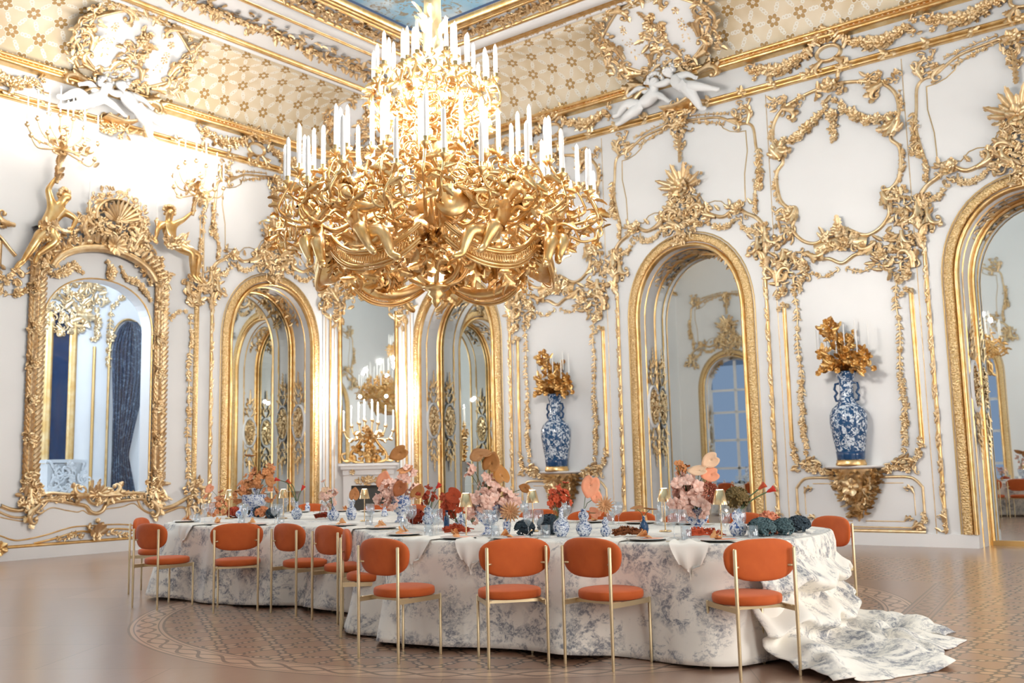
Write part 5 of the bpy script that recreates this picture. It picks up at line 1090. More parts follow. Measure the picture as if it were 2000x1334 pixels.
BACK = [(9.95, 11.75, 215, 'first of the orange chairs across the table from the left'), (9.92, 10.25, 195, 'orange chair across the table left of the large pink bouquet'), (9.95, 9.55, 180, 'orange chair across the table behind the pink bouquet on the left'),
 (9.75, 8.4, 185, 'orange chair across the table behind the small gold lamp near the centre'), (8.98, 6.72, 200, 'orange chair across the table behind the teal hydrangea'), (8.78, 5.92, 200, 'orange chair across the table behind the two gourd vases'),
 (8.72, 5.32, 185, 'orange chair across the table behind the smallest blue bottle'), (8.75, 4.75, 180, 'orange chair across the table hidden behind the right pink bouquet'), (8.78, 4.15, 170, 'orange chair across the table behind the red calla lilies on the right')]
for c in BACK: chair(*c)

# ---------------------------------------------------------------- chandelier
CHD = thing('chandelier', 'huge tiered gilt chandelier with white candles hanging over the table', 'chandelier', (CX, CY, 0))
def ring_leaves(mb, r, z, n, L, out=.6, up=.5, tm=0, seed=1, curl=.4):
    for i in range(n):
        a = 2*PI*i/n+rnd.uniform(-.05, .05); d = (math.cos(a)*out, math.sin(a)*out, up); mb.leaf((math.cos(a)*r, math.sin(a)*r, z), d, (math.cos(a)*up+.01, math.sin(a)*up, -out), L, L*.6, -curl, tm)
rnd.seed(71)
mb = MB(); mb.lathe([(0, 2.93), (.02, 2.95), (.05, 3.0), (.04, 3.03), (.09, 3.07), (.07, 3.10), (.13, 3.13), (.15, 3.15), (.12, 3.18), (.05, 3.19)], 24, rib=.05, ribn=12); obj('bottom_finial', mb, CGOLD, CHD)
mb = MB()
for i in range(8):
    a = 2*PI*i/8; c_, s_ = math.cos(a), math.sin(a); mb.tube(ptsmooth([(c_*.06, s_*.06, 3.17), (c_*.24, s_*.24, 3.22), (c_*.33, s_*.33, 3.36), (c_*.25, s_*.25, 3.45), (c_*.15, s_*.15, 3.42)], 5), .026, 6)
ring_leaves(mb, .10, 3.40, 10, .14, .5, .9, 2); obj('crown_basket', mb, CGOLD, CHD)
mb = MB(); mb.lathe([(.03, 3.18), (.075, 3.20), (.085, 3.26), (.05, 3.30), (0, 3.31)], 16); obj('lit_bowl', mb, BOWLG, CHD)
mb = MB(); mb.lathe([(.10, 3.40), (.115, 3.50), (.115, 3.72), (.13, 3.78), (.20, 3.86), (.28, 3.95), (.22, 4.1), (.12, 4.2), (.10, 4.4), (.16, 4.5), (.24, 4.62), (.18, 4.75), (.10, 4.85), (.09, 5.0), (.15, 5.1), (.2, 5.2), (.12, 5.3), (.06, 5.4)], 24, rib=.03, ribn=10); obj('column', mb, CGOLD, CHD)
mb = MB(); mb.lathe([(.10, 5.4), (.11, 5.7), (.09, 6.2), (.10, 6.9), (.085, 7.6), (.095, 9.3)], 14, rib=.04, ribn=9)
for k in range(60): z = 5.5+rnd.random()*3.6; a = rnd.uniform(0, 6.28); mb.leaf((math.cos(a)*.09, math.sin(a)*.09, z), (math.cos(a)*.4, math.sin(a)*.4, 1), (math.cos(a), math.sin(a), 0), .22, .12, .3, 2)
obj('velvet_rope', mb, mat('cream_cord_sleeve', (226, 204, 158), .7), CHD)
# cups: (radius, z, n, candle length)
TIERS = [(1.62, 3.95, 24, .44, .10), (1.42, 4.17, 18, .46, .10), (1.18, 4.28, 16, .46, .08), (.88, 4.42, 12, .46, .08), (.60, 5.30, 16, .38, .08), (.42, 5.44, 10, .38, .05), (.22, 5.56, 8, .40, .04)]
mc = MB(); mc.lathe([(0, -.03), (.012, -.03), (.02, 0), (.055, .03), (.045, .04), (.022, .05), (.026, .085), (.0, .09)], 12); CUP = mc.mesh('candle_cup', CGOLD)
cand = {}
cups = []
for ti, (r, z, n, L, jit) in enumerate(TIERS):
    mc = MB(); mc.lathe([(.023, .06), (.022, L*.8), (.019, L), (.008, L+.025), (0, L+.035)], 9); me = mc.mesh('candle', CANDLE)
    for i in range(n):
        a = 2*PI*i/n+ti*.37+rnd.uniform(-.06, .06); rr_ = r+rnd.uniform(-1, 1)*jit; zz = z+rnd.uniform(-1, 1)*jit*.9; p = (math.cos(a)*rr_, math.sin(a)*rr_, zz); cups.append((a, rr_, zz, ti))
        o = link('candle_cup', CUP, CHD, p); link('candle', me, CHD, p)
# arms: each carries one cup
mb = [MB() for _ in range(3)]
for a, r, z, ti in cups:
    k = 0 if ti < 2 else (1 if ti < 4 else 2); M_ = mb[k]; c_, s_ = math.cos(a), math.sin(a); da = rnd.uniform(-.18, .18)
    if ti < 4:
        r0 = .25 if ti > 1 else .9; z0 = 3.85-.1*(ti < 2); pts = [(r0, z0), (r0+(r-r0)*.3, z0-.12), (r0+(r-r0)*.6, z0-.05), (r*.92, z-.32), (r+.06, z-.24), (r+.04, z-.12), (r-.01, z-.02)]
    else: pts = [(.10, z-.35), (r*.5, z-.42), (r*.9, z-.34), (r+.05, z-.2), (r, z-.02)]
    q = ptsmooth(pts, 5); m_ = len(q); P = [(math.cos(a+da*(1-i/m_))*w[0], math.sin(a+da*(1-i/m_))*w[0], w[1]) for i, w in enumerate(q)]
    M_.tube(P, [.020-.008*i/m_ for i in range(m_)], 6)
    for _ in range(9 if ti < 4 else 6):
        i = rnd.randrange(m_//4, m_); p = P[i]; b = rnd.uniform(0, 6.28); M_.leaf(p, (math.cos(b), math.sin(b), rnd.uniform(-.7, .9)), (c_, s_, -.6), rnd.uniform(.09, .16), .07, rnd.uniform(.3, .7), rnd.choice((0, 2)))
    # curl
    if rnd.random() < .8:
        c0 = np.array(P[int(m_*.6)]); tt_ = np.linspace(0, 5.4, 16); sg = rnd.choice((1, -1)); tang = np.array([-s_*sg, c_*sg, 0]) if rnd.random() < .5 else np.array([c_, s_, 0])
        M_.tube([c0+tang*(.14*math.sin(k_)*(1-k_/8))+np.array([0, 0, .13*(1-math.cos(k_))*(1-k_/8)-.06]) for k_ in tt_], [.014*(1-k_/9) for k_ in tt_], 5)
for k, nm in enumerate(('lower_arms', 'middle_arms', 'upper_arms')): obj(nm, mb[k], CGOLD, CHD)
# foliage bodies
for nm, r0, r1, z0, z1, n, th in (('lower_foliage', .95, 1.66, 3.60, 3.92, 420, 1), ('middle_foliage', .35, 1.2, 3.70, 4.25, 380, 1), ('upper_foliage', .12, .58, 4.75, 5.32, 260, 1), ('neck_foliage', .12, .42, 4.0, 4.8, 170, 1)):
    M_ = MB()
    for _ in range(n):
        a = rnd.uniform(0, 6.283); r = math.sqrt(rnd.uniform(r0*r0, r1*r1)); t_ = (r-r0)/(r1-r0); z = z0+(z1-z0)*rnd.random(); 
        if nm == 'lower_foliage': z += .10*math.cos(a*6)
        if z < 3.95 and abs((a-math.radians(222.6)+PI/6) % (PI/3)-PI/6) < .13: continue
        c_, s_ = math.cos(a), math.sin(a); b = rnd.uniform(0, 6.28); M_.leaf((c_*r, s_*r, z), (math.cos(b), math.sin(b), rnd.uniform(-.9, .9)), (c_, s_, rnd.uniform(-.9, .2)), rnd.uniform(.08, .15), .07, rnd.uniform(.3, .8), rnd.choice((0, 2, 2)))
        if _ % 3 == 0:
            c0 = np.array((c_*r, s_*r, z)); tt_ = np.linspace(0, 5.6, 15); tang = np.array([-s_, c_, 0])*rnd.choice((1, -1)); M_.tube([c0+tang*(.12*math.sin(k_)*(1-k_/8))+np.array([c_*.03, s_*.03, .11*(1-math.cos(k_))*(1-k_/8)]) for k_ in tt_], [.012*(1-k_/9) for k_ in tt_], 5)
    obj(nm, M_, CGOLD, CHD)
# six boat-shaped pierced galleries with drops, each carrying a putto
for i in range(6):
    a = 2*PI*i/6+math.radians(221.6)+math.radians(30); c_, s_ = math.cos(a), math.sin(a); tx, ty = -s_, c_
    g = MB(); P = []; n = 18
    for j in range(n+1):
        t = j/n*2-1; u = t*.50; z = 3.23+.20*abs(t)**2.2; dpt = .10*(1-abs(t)**3)+.015; R0 = 1.02+.12*(1-t*t)
        row = []
        for q, h in ((-.06, .07), (-.075, .0), (-.03, -dpt*.25), (.03, -dpt*.3), (.055, -dpt*.3), (.05, -dpt*.25)): row.append((c_*(R0+q)+tx*u, s_*(R0+q)+ty*u, z+h))
        P.append(row)
    g.grid(P); 
    for off, th_ in ((.11, .02), (.085, .012), (-.03, .018), (-.06, .012)): g.tube([(p[4][0]+c_*.02, p[4][1]+s_*.02, p[4][2]+off) for p in P], th_, 6)
    for j in range(2*n):
        p = [P[j//2][4][q_]*(.5 if j % 2 else 1)+(P[j//2+1][4][q_]*.5 if j % 2 else 0) for q_ in range(3)]; rr_ = np.linspace(0, 2*PI, 9); g.tube([(p[0]+c_*.025+tx*math.cos(q_)*.014, p[1]+s_*.025+ty*math.cos(q_)*.014, p[2]+.028+.036*math.sin(q_)) for q_ in rr_], .006, 4)
    for s in (-1, 1):
        e = P[0 if s < 0 else -1][2]; 
        for k in range(10): g.leaf(e, (tx*s*rnd.random()+rnd.uniform(-.5, .5), ty*s*rnd.random()+rnd.uniform(-.5, .5), rnd.uniform(-.6, .8)), (c_, s_, 0), .15, .10, .5, 2)
        for k in range(12): z = e[2]-.02-.018*k; w = .05*(1-k/13); b = k*2.4; g.leaf((e[0]+math.cos(b)*w*.4, e[1]+math.sin(b)*w*.4, z), (math.cos(b), math.sin(b), -.9), (c_, s_, .2), .07, .05, .3, 1)
    obj('pierced_gallery', g, CGOLD, CHD)
    g = MB()      # shell drop between galleries
    b = a+PI/6*.62; cb, sb = math.cos(b), math.sin(b)
    for k in range(9):
        f = (k-4)/4; g.leaf((cb*.60, sb*.60, 3.50), (cb*.35-sb*f*.9, sb*.35+cb*f*.9, -1), (cb, sb, .2), .36-.10*abs(f), .13, -.25, 1)
    g.ball((cb*.66, sb*.66, 3.62), .09, 8, 6)
    for k in range(34): g.leaf((cb*rnd.uniform(.5, .8)-sb*rnd.uniform(-.25, .25), sb*rnd.uniform(.5, .8)+cb*rnd.uniform(-.25, .25), rnd.uniform(3.2, 3.6)), (rnd.uniform(-1, 1), rnd.uniform(-1, 1), rnd.uniform(-1, .4)), (cb, sb, 0), .18, .12, .5, 2)
    obj('shell_drop', g, CGOLD, CHD)
def putto_on(a, flip, seed):
    """plump child sitting on a gallery, one arm raised"""
    c_, s_ = math.cos(a), math.sin(a); o = np.array([c_, s_, 0]); t_ = np.array([-s_, c_, 0])*flip; z = np.array([0, 0, 1.])
    def W_(r, t, h): return tuple(o*(r+.14)+t_*t+z*(h-.10))
    P = dict(scale=.92, pelvis=W_(1.16, -.05, 3.50), chest=W_(1.10, .10, 3.76), neck=W_(1.10, .16, 3.88), head=W_(1.12, .20, 4.0), face=tuple(o*.8+t_*.5), shL=W_(1.16, .0, 3.82), elL=W_(1.20, -.18, 3.76), haL=W_(1.16, -.30, 3.88), shR=W_(1.06, .22, 3.84), elR=W_(1.08, .40, 3.90), haR=W_(1.10, .52, 4.02), knL=W_(1.28, -.34, 3.52), anL=W_(1.26, -.42, 3.28), toL=W_(1.30, -.54, 3.24), knR=W_(1.34, -.12, 3.58), anR=W_(1.30, -.22, 3.36), toR=W_(1.34, -.30, 3.30))
    J, E_ = body(P, 1.2); figure('putto', J, E_, CGOLD, CHD)
    h = P['head']; g = hair((h[0], h[1], h[2]+.03), .10, CGOLD, CHD, tuple(o), seed)
AZ = math.radians(222.6)
for k, (d, fl) in enumerate(((-62, 1), (-26, 1), (32, -1), (62, -1), (150, 1), (200, -1))): putto_on(AZ+math.radians(-d), -fl if False else fl, 80+k)
g = MB(); c0 = Vector((CX, CY, 3.72)); dv = Vector((math.cos(AZ+.12), math.sin(AZ+.12), 0)); g.lathe([(0, 0), (.03, .02), (.16, .02), (.165, .0), (.16, -.02), (.03, -.02), (0, 0)], 28); me = g.mesh('gilt_disc', CGOLD); o = link('gilt_disc', me, CHD, (dv.x*1.3, dv.y*1.3, 3.72)); o.rotation_euler = (PI/2-.2, 0, AZ+.12+PI/2)
# ---------------------------------------------------------------- on the table
TT = TZ+.002
VR, VF = np.array([.785, -.62, 0])*0+np.array([.62, -.784, 0]), np.array([.784, .62, 0])     # along and across the table
def vmesh(prof, mt, n=24, name='vase', rib=0, rn=8): m_ = MB(); m_.lathe(prof, n, rib=rib, ribn=rn); return m_.mesh(name, mt)
def vprof(kind, w, h):
    r = w/2
    P = {'gourd': [(0, 0), (.55, 0), (.60, .03), (.85, .12), (1, .27), (.9, .42), (.55, .52), (.45, .57), (.62, .66), (.68, .75), (.58, .84), (.34, .90), (.33, 1), (.24, 1), (.24, .8)],
         'ball': [(0, 0), (.5, 0), (.55, .03), (.9, .18), (1, .34), (.88, .5), (.45, .62), (.28, .68), (.26, .9), (.34, 1), (.26, 1), (.2, .7)],
         'bottle': [(0, 0), (.6, 0), (.75, .1), (1, .35), (.9, .55), (.45, .72), (.3, .8), (.3, .95), (.42, 1), (.3, 1), (.2, .7)],
         'slim': [(0, 0), (.8, 0), (1, .1), (.95, .6), (.6, .78), (.5, .85), (.62, 1), (.45, 1), (.4, .7)],
         'jar': [(0, 0), (.55, 0), (.6, .06), (.75, .25), (1, .6), (.9, .75), (.45, .84), (.5, .9), (.2, 1), (0, 1)],
         'cone': [(0, 0), (.9, 0), (1, .06), (.75, .4), (.4, .75), (.35, .95), (.45, 1), (.3, 1), (.25, .7)],
         'urn': [(0, 0), (.52, 0), (.54, .03), (.42, .07), (.30, .16), (.26, .26), (.40, .34), (.72, .46), (.95, .64), (1, .82), (.97, .97), (1, 1), (.92, 1), (.88, .8), (.6, .45), (0, .38)],
         'tulip': [(0, 0), (.6, 0), (.58, .03), (.4, .06), (.42, .10), (.72, .22), (.95, .34), (1, .42), (.85, .48), (.45, .52), (.32, .56), (.30, .66), (.42, .74), (.40, .80), (.24, .86), (.22, .95), (.3, 1), (.2, 1), (.15, .8)]}[kind]
    return [(a*r, b*h) for a, b in P]
VASES = [('urn', 7.71, 10.18, .30, .27, DELFT, 'large blue and white urn holding the peach-brown bouquet, left end of table'),
 ('ball', 7.43, 9.03, .125, .20, DELFT2, 'round blue and white bottle vase holding red calla lilies on the left half'),
 ('slim', 8.94, 10.64, .07, .12, DELFT, 'slim small blue and white vase behind the red callas'),
 ('ball', 7.40, 8.38, .135, .18, DELFT, 'round blue and white vase with small pink blooms, left of centre'),
 ('bottle', 7.52, 8.22, .12, .20, DELFT, 'pale blue and white vase holding a brown anthurium leaf, left of centre'),
 ('urn', 7.32, 7.27, .22, .27, DELFT, 'large blue and white urn under the tall pink bouquet left of centre'),
 ('cone', 8.25, 8.45, .08, .135, DELFT, 'tiny cone-shaped blue bottle left of the large urn under pink bouquet'),
 ('gourd', 7.13, 6.70, .125, .185, DELFT2, 'double gourd vase with red cockscomb blooms, near the centre'),
 ('slim', 6.52, 5.91, .05, .17, COBALT, 'slender dark blue vase between glasses at the centre'),
 ('ball', 6.79, 5.98, .11, .15, DELFT2, 'small round porcelain vase under pink flowers at the centre'),
 ('urn', 6.18, 5.15, .215, .235, DELFT, 'footed blue and white bowl under the largest pink bouquet at the centre'),
 ('jar', 6.14, 4.93, .068, .135, DELFT, 'small lidded blue and white jar beside the teal hydrangea'),
 ('ball', 6.20, 4.45, .13, .215, DELFT2, 'round bottle vase holding orange-red cockscomb, right of centre'),
 ('gourd', 6.30, 4.31, .125, .205, DELFT2, 'double gourd vase holding a peach anthurium leaf, right of centre'),
 ('gourd', 6.32, 4.13, .08, .145, DELFT2, 'smaller double gourd vase holding a pale star dahlia'),
 ('bottle', 6.51, 3.91, .072, .145, COBALT, 'smallest dark blue bottle with two dry brown leaves'),
 ('urn', 6.75, 3.59, .18, .19, DELFT, 'footed blue and white bowl under the right-hand pink bouquet'),
 ('gourd', 6.66, 3.22, .13, .20, DELFT, 'pale double gourd vase right of the gold lamp, with red callas'),
 ('ball', 7.40, 10.03, .12, .15, DELFT, 'small round blue vase right in front of the large left urn')]
for k, x, y, w, h, mt, lab in VASES:
    t = thing('porcelain_vase', lab, 'vase', (x, y, TT), 0, 'blue and white porcelain on the table'); link('body', vmesh(vprof(k, w, h), mt, 28, 'body', .02 if k == 'urn' else 0), t)
# tall neck on the left urn
t = thing('tulip_vase', 'tall necked blue and white vase standing behind the peach-brown flowers on the left', 'vase', (7.93, 10.42, TT)); link('body', vmesh(vprof('tulip', .24, .43), DELFT, 26, 'body'), t)

# gold table lamps
LAMPG = mat('polished_gold_shade', (226, 200, 158), .24, 1)
GLOW = mat('lamp_diffuser', (255, 250, 235), .5); GLOW.node_tree.nodes['Principled BSDF'].inputs['Emission Color'].default_value = (1, .95, .85, 1); GLOW.node_tree.nodes['Principled BSDF'].inputs['Emission Strength'].default_value = 6
def make_lamp():
    t = link('table_lamp', None); tag(t, 'x', 'table lamp', 'small gold cordless lamps')
    m_ = MB(); m_.lathe([(0, 0), (.048, 0), (.050, .006), (.045, .011), (.008, .014), (0, .014)], 28); obj('base', m_, LAMPG, t)
    m_ = MB(); m_.lathe([(.006, .012), (.005, .15), (.005, .27)], 10); obj('stem', m_, LAMPG, t)
    m_ = MB(); m_.lathe([(.056, .235), (.032, .335), (.0, .337)], 28); m_.lathe([(.054, .235), (.030, .333)], 28); obj('shade', m_, LAMPG, t)
    m_ = MB(); m_.lathe([(0, .339), (.024, .340), (.026, .337)], 20); m_.lathe([(0, .262), (.028, .262), (.03, .268), (0, .27)], 20); obj('diffuser', m_, GLOW, t); return t
LAMPS = [(7.27, 10.08, 'gold lamp furthest left on the table, before pink flowers'), (7.47, 9.32, 'gold lamp behind the red calla lilies on the left'), (7.35, 7.83, 'gold lamp in front of the white mantelpiece'), (5.85, 5.10, 'gold lamp left of the central footed bowl, nearest the camera'), (6.61, 5.03, 'gold lamp right of the central bouquet, before the wine glasses'), (6.95, 3.98, 'gold lamp just left of the right-hand pink bouquet'), (6.48, 3.26, 'gold lamp furthest right, before the right-hand bouquet')]
L0 = make_lamp()
for i, (x, y, lab) in enumerate(LAMPS):
    if i == 0: L0.location = (x, y, TT); L0['label'] = lab
    else: dup(L0, (x, y, TT), 0, lab)
    point('lamp_bulb', (x, y, TT+.25), 1.2, WARM, .02)

# flowers
def fm(name, c1, c2=None, s=60): return cloth_noise(name, c1, c2 or tuple(max(0, q-26) for q in c1), s, .7, 0)
PINK = fm('blush_petal', (254, 224, 208), (240, 182, 160), 35); PEACH = fm('peach_petal', (234, 166, 120), (206, 122, 74), 35); TAN = fm('toffee_petal', (222, 158, 102), (178, 106, 56), 35); RUST = fm('rust_bloom', (176, 66, 28), (140, 40, 18)); CORAL = fm('coral_bloom', (208, 92, 48), (176, 58, 28))
TEAL = fm('teal_hydrangea', (96, 122, 124), (54, 76, 84)); DTEAL = fm('slate_hydrangea', (66, 84, 94), (40, 54, 66)); AMBER = fm('amber_leaf', (186, 128, 66), (150, 92, 40), 20); CREAMF = fm('cream_spathe', (246, 214, 180), (240, 190, 150), 20); APRI = fm('apricot_spathe', (250, 178, 140), (240, 150, 112), 20); REDC = fm('red_calla', (214, 56, 32), (190, 34, 22), 30)
STEM = fm('green_stem', (92, 112, 70), (70, 92, 56)); MOSS = fm('olive_hydrangea', (140, 112, 62), (96, 84, 48)); STARC = fm('sand_dahlia', (226, 178, 132), (204, 148, 100)); DRY = fm('dry_leaf', (226, 168, 110), (204, 134, 78), 20); CARD = mat('coral_card', (232, 150, 112), .8)
def blossom_mesh(mt, r, n=5, seed=0, name='blossom'):
    rnd.seed(seed); m_ = MB()
    for i in range(n):
        a = 2*PI*i/n+rnd.uniform(-.15, .15); m_.leaf((0, 0, 0), (math.cos(a), math.sin(a), .35), (0, 0, 1), r*rnd.uniform(.9, 1.1), r*rnd.uniform(.8, 1.0), rnd.uniform(-.15, .25), 1)
    for i in range(3): a = 2*PI*i/3; m_.leaf((0, 0, 0), (math.cos(a), math.sin(a), 1.1), (0, 0, 1), r*.45, r*.4, .2, 1)
    return m_.mesh(name, mt)
def orient(o, d, roll=0):
    o.rotation_mode = 'QUATERNION'; q = Vector(d).to_track_quat('Z', 'Y'); o.rotation_quaternion = q@Matrix.Rotation(roll, 3, 'Z').to_quaternion()
def bouquet(label, x, y, z0, lobes, n, mt, r=.042, mt2=None, group='orchid bouquets in the urns'):
    """lobes: (right, up, depth, radius) clouds of blossoms about the vase mouth"""
    t = thing('orchid_bouquet', label, 'bouquet', (x, y, TT), 0, group); ms = [blossom_mesh(mt, r*s_, 5, q) for q, s_ in ((1, 1), (2, .85), (3, 1.15))]; ms2 = [blossom_mesh(mt2, r, 5, 5)] if mt2 else ms
    st = MB(); rnd.seed(int(x*100))
    for (a, b, c, rr_) in lobes: q = VR*a+VF*c; st.tube([(0, 0, z0*.6), (q[0]*.4, q[1]*.4, z0+(b-z0)*.5), (q[0], q[1], b)], .003, 4)
    obj('stems', st, STEM, t); W_ = [l[3]**2 for l in lobes]
    for i in range(n):
        l = rnd.choices(lobes, W_)[0]; d = np.array([rnd.gauss(0, 1) for _ in range(3)]); d /= np.linalg.norm(d); q = VR*l[0]+VF*l[2]+np.array([0, 0, l[1]])+d*l[3]*rnd.uniform(.6, 1)
        o = link('blossom', rnd.choice(ms2 if rnd.random() < .2 else ms), t, q); orient(o, d+np.array([-.3, -.2, .1]), rnd.uniform(0, 6))
bouquet('peach-brown orchid bouquet in the large urn at the left end', 7.80, 10.25, .24, [(-.02, .44, -.05, .12), (.10, .50, 0, .10), (.16, .58, 0, .07), (-.12, .34, -.05, .10), (.18, .27, -.1, .10), (-.2, .24, -.1, .09), (.02, .54, 0, .09)], 100, TAN, .045, PEACH)
bouquet('tall blush pink bouquet in the urn left of centre', 7.32, 7.27, .26, [(-.10, .34, -.05, .10), (.02, .36, 0, .11), (.08, .52, 0, .07), (-.16, .26, -.06, .09), (.14, .30, 0, .08), (0, .44, 0, .08), (-.08, .20, -.12, .07)], 90, PINK, .045)
bouquet('largest blush pink bouquet in the footed bowl at the centre', 6.18, 5.15, .22, [(-.02, .28, -.06, .12), (.10, .28, -.04, .10), (-.12, .24, -.06, .08), (.20, .25, 0, .07), (.02, .38, 0, .09), (-.04, .46, 0, .05), (-.16, .52, 0, .045), (-.10, .50, 0, .04), (.16, .20, -.08, .06), (-.02, .20, -.12, .06)], 100, PINK, .042)
bouquet('right-hand pink bouquet of orchids in the footed bowl', 6.75, 3.59, .19, [(-.12, .34, -.04, .07), (-.04, .34, -.06, .09), (-.12, .24, -.06, .08), (-.02, .22, -.1, .09), (-.06, .44, 0, .05), (-.16, .2, 0, .06)], 70, PINK, .05)
t = thing('chrysanthemum', 'big dusty pink chrysanthemum head on the right side of the right-hand bouquet', 'flower', (6.75, 3.59, TT))
m_ = MB(); rnd.seed(4); c = VR*.07+np.array([0, 0, .31])-VF*.06
for i in range(420):
    d = np.array([rnd.gauss(0, 1) for _ in range(3)]); d /= np.linalg.norm(d); m_.leaf(c+d*.05, d+np.array([rnd.uniform(-.5, .5), rnd.uniform(-.5, .5), rnd.uniform(-.5, .5)]), (-d[1]+.01, d[0], .3), .045, .014, -.5, 1)
obj('head', m_, fm('dusty_pink_bloom', (226, 160, 134), (198, 118, 92), 40), t); m_ = MB(); m_.tube([(0, 0, .12), c*.6+np.array([0, 0, .08]), c], .004, 5); obj('stem', m_, STEM, t)
for nm, lab, x, y, a, b, mt, r_, cnt in (('carnation_spray', 'orange carnation spray topping the right-hand pink bouquet', 6.75, 3.59, -.10, .50, TAN, .032, 12), ('cockscomb', 'orange-red cockscomb in the round bottle vase right of centre', 6.20, 4.45, .0, .30, CORAL, .03, 46), ('pink_spray', 'small spray of pink blooms in the round vase left of centre', 7.40, 8.38, -.04, .26, PINK, .035, 26), ('pink_spray', 'coral pink spray beside the leftmost lamp', 7.25, 10.22, -.03, .18, PEACH, .04, 34), ('pink_spray', 'pale pink spray under the lamp at the centre of the table', 6.45, 5.55, -.0, .20, PINK, .038, 30), ('cockscomb', 'red cockscomb in the double gourd vase near the centre', 7.13, 6.70, .02, .28, RUST, .032, 22), ('leaf_spray', 'russet leaf spray beside the lamp left of the central bouquet', 6.60, 5.85, -.02, .22, CORAL, .045, 26)):
    t = thing(nm, lab, 'flower', (x, y, TT)); ms = [blossom_mesh(mt, r_*q, 6, i_) for i_, q in enumerate((1, .8))]; rnd.seed(len(lab)); st = MB()
    for i in range(cnt):
        s_ = 2.3 if cnt > 20 else 1.2; d = np.array([rnd.gauss(0, .5) for _ in range(3)]); q = VR*(a+d[0]*r_*s_*1.2)+VF*d[1]*r_*s_+np.array([0, 0, b+d[2]*r_*s_*1.2]); o = link('blossom', rnd.choice(ms), t, q); orient(o, d+np.array([-.5, -.4, .6]), rnd.uniform(0, 6))
        if i < 6: st.tube([(0, 0, .06), q*.5+np.array([0, 0, .03]), q], .003, 4)
    obj('stems', st, STEM, t)
# hydrangeas and clusters lying on the linen
def cluster(name, label, x, y, w, d, h, mt, n, fr=.018, z=0, rot=0.0, shape=None):
    t = thing(name, label, 'flower', (x, y, TT)); rnd.seed(int(x*1000+y*10)); m_ = MB(); 
    m_.ball((0, 0, z+h*.5), 1, 12, 8, (w*.36, d*.36, h*.36))
    for i in range(n):
        v = np.array([rnd.gauss(0, 1) for _ in range(3)]); v /= np.linalg.norm(v); v[2] = abs(v[2]) if rnd.random() < .7 else v[2]; c = np.array([v[0]*w*.46, v[1]*d*.46, z+h*.5+v[2]*h*.46]); c[2] = max(c[2], .012)
        nn = v+np.array([rnd.uniform(-.3, .3)]*3); a0 = rnd.uniform(0, 6); b = np.cross(nn, (0, 0, 1.)); b /= np.linalg.norm(b)+1e-6; e = np.cross(nn, b); e /= np.linalg.norm(e)+1e-6
        for k in range(4): q = a0+k*PI/2; m_.leaf(c, b*math.cos(q)+e*math.sin(q)+nn*rnd.uniform(.3, 1.1), nn, fr*1.25, fr*1.2, .1, 1)
    obj('florets', m_, mt, t); return t
cluster('hydrangea', 'slate teal hydrangea head beside the small lidded jar', 6.20, 4.80, .15, .14, .11, DTEAL, 150)
cluster('hydrangea', 'larger slate teal hydrangea head left of the round bottle vase', 6.36, 4.68, .18, .17, .15, DTEAL, 200)
cluster('hydrangea', 'grey-green hydrangea lying near the right end of the table', 6.62, 3.02, .20, .18, .13, TEAL, 240)
cluster('hydrangea', 'second grey-green hydrangea head touching the apricot bloom, right end', 6.78, 2.93, .14, .14, .12, TEAL, 140)
cluster('hydrangea', 'dark slate hydrangea at the very right corner of the table', 7.10, 2.95, .16, .16, .12, DTEAL, 170)
cluster('carnation', 'apricot bloom lying between the hydrangeas at the right end', 6.84, 3.06, .12, .12, .15, fm('apricot_petal', (238, 166, 130), (220, 130, 96)), 60, .035)
cluster('carnation', 'burnt red bloom lying left of the double gourd vase near the centre', 7.16, 6.90, .15, .15, .13, RUST, 160, .022)
cluster('hydrangea', 'olive brown hydrangea in the pale gourd vase at right', 6.66, 3.22, .17, .15, .14, MOSS, 170, .022, .20)
cluster('hydrangea', 'dark teal hydrangea at the foot of the large left urn', 7.62, 9.98, .10, .10, .12, DTEAL, 90, .022)
cluster('hydrangea', 'teal hydrangea right of the large left urn', 7.50, 9.55, .14, .14, .11, DTEAL, 130, .022)
cluster('carnation', 'rust red bloom by the leftmost lamp', 7.42, 10.18, .14, .14, .11, RUST, 90, .03)
cluster('pink_roses', 'cluster of small pink roses right of the large left urn', 7.48, 9.72, .13, .12, .12, PEACH, 60, .03)
cluster('hydrangea', 'dark foliage head at the far left corner of the table', 8.0, 10.55, .14, .14, .06, mat('dark_foliage', (48, 52, 54), .7), 90, .024)
def strands(label, x, y, ang, L, n, mt, spread=.5):
    t = thing('amaranthus', label, 'flower', (x, y, TT)); rnd.seed(int(L*1000+x*77))
    m_ = MB()
    for i in range(n):
        a = ang+rnd.uniform(-spread, spread); l = L*rnd.uniform(.6, 1); P = [(math.cos(a)*l*k/7+rnd.uniform(-.006, .006), math.sin(a)*l*k/7+rnd.uniform(-.006, .006), .012+.03*math.sin(PI*k/7)*rnd.random()+.012*(i % 3)) for k in range(8)]; m_.tube(P, [.010*(1-.07*k) for k in range(8)], 6, True)
        for k in range(26): q = np.array(P[rnd.randrange(7)])+np.array([rnd.uniform(-.01, .01), rnd.uniform(-.01, .01), .004]); m_.leaf(q, (rnd.uniform(-1, 1), rnd.uniform(-1, 1), rnd.random()), (0, 0, 1), .022, .014, .2, 1)
    obj('tassels', m_, mt, t)
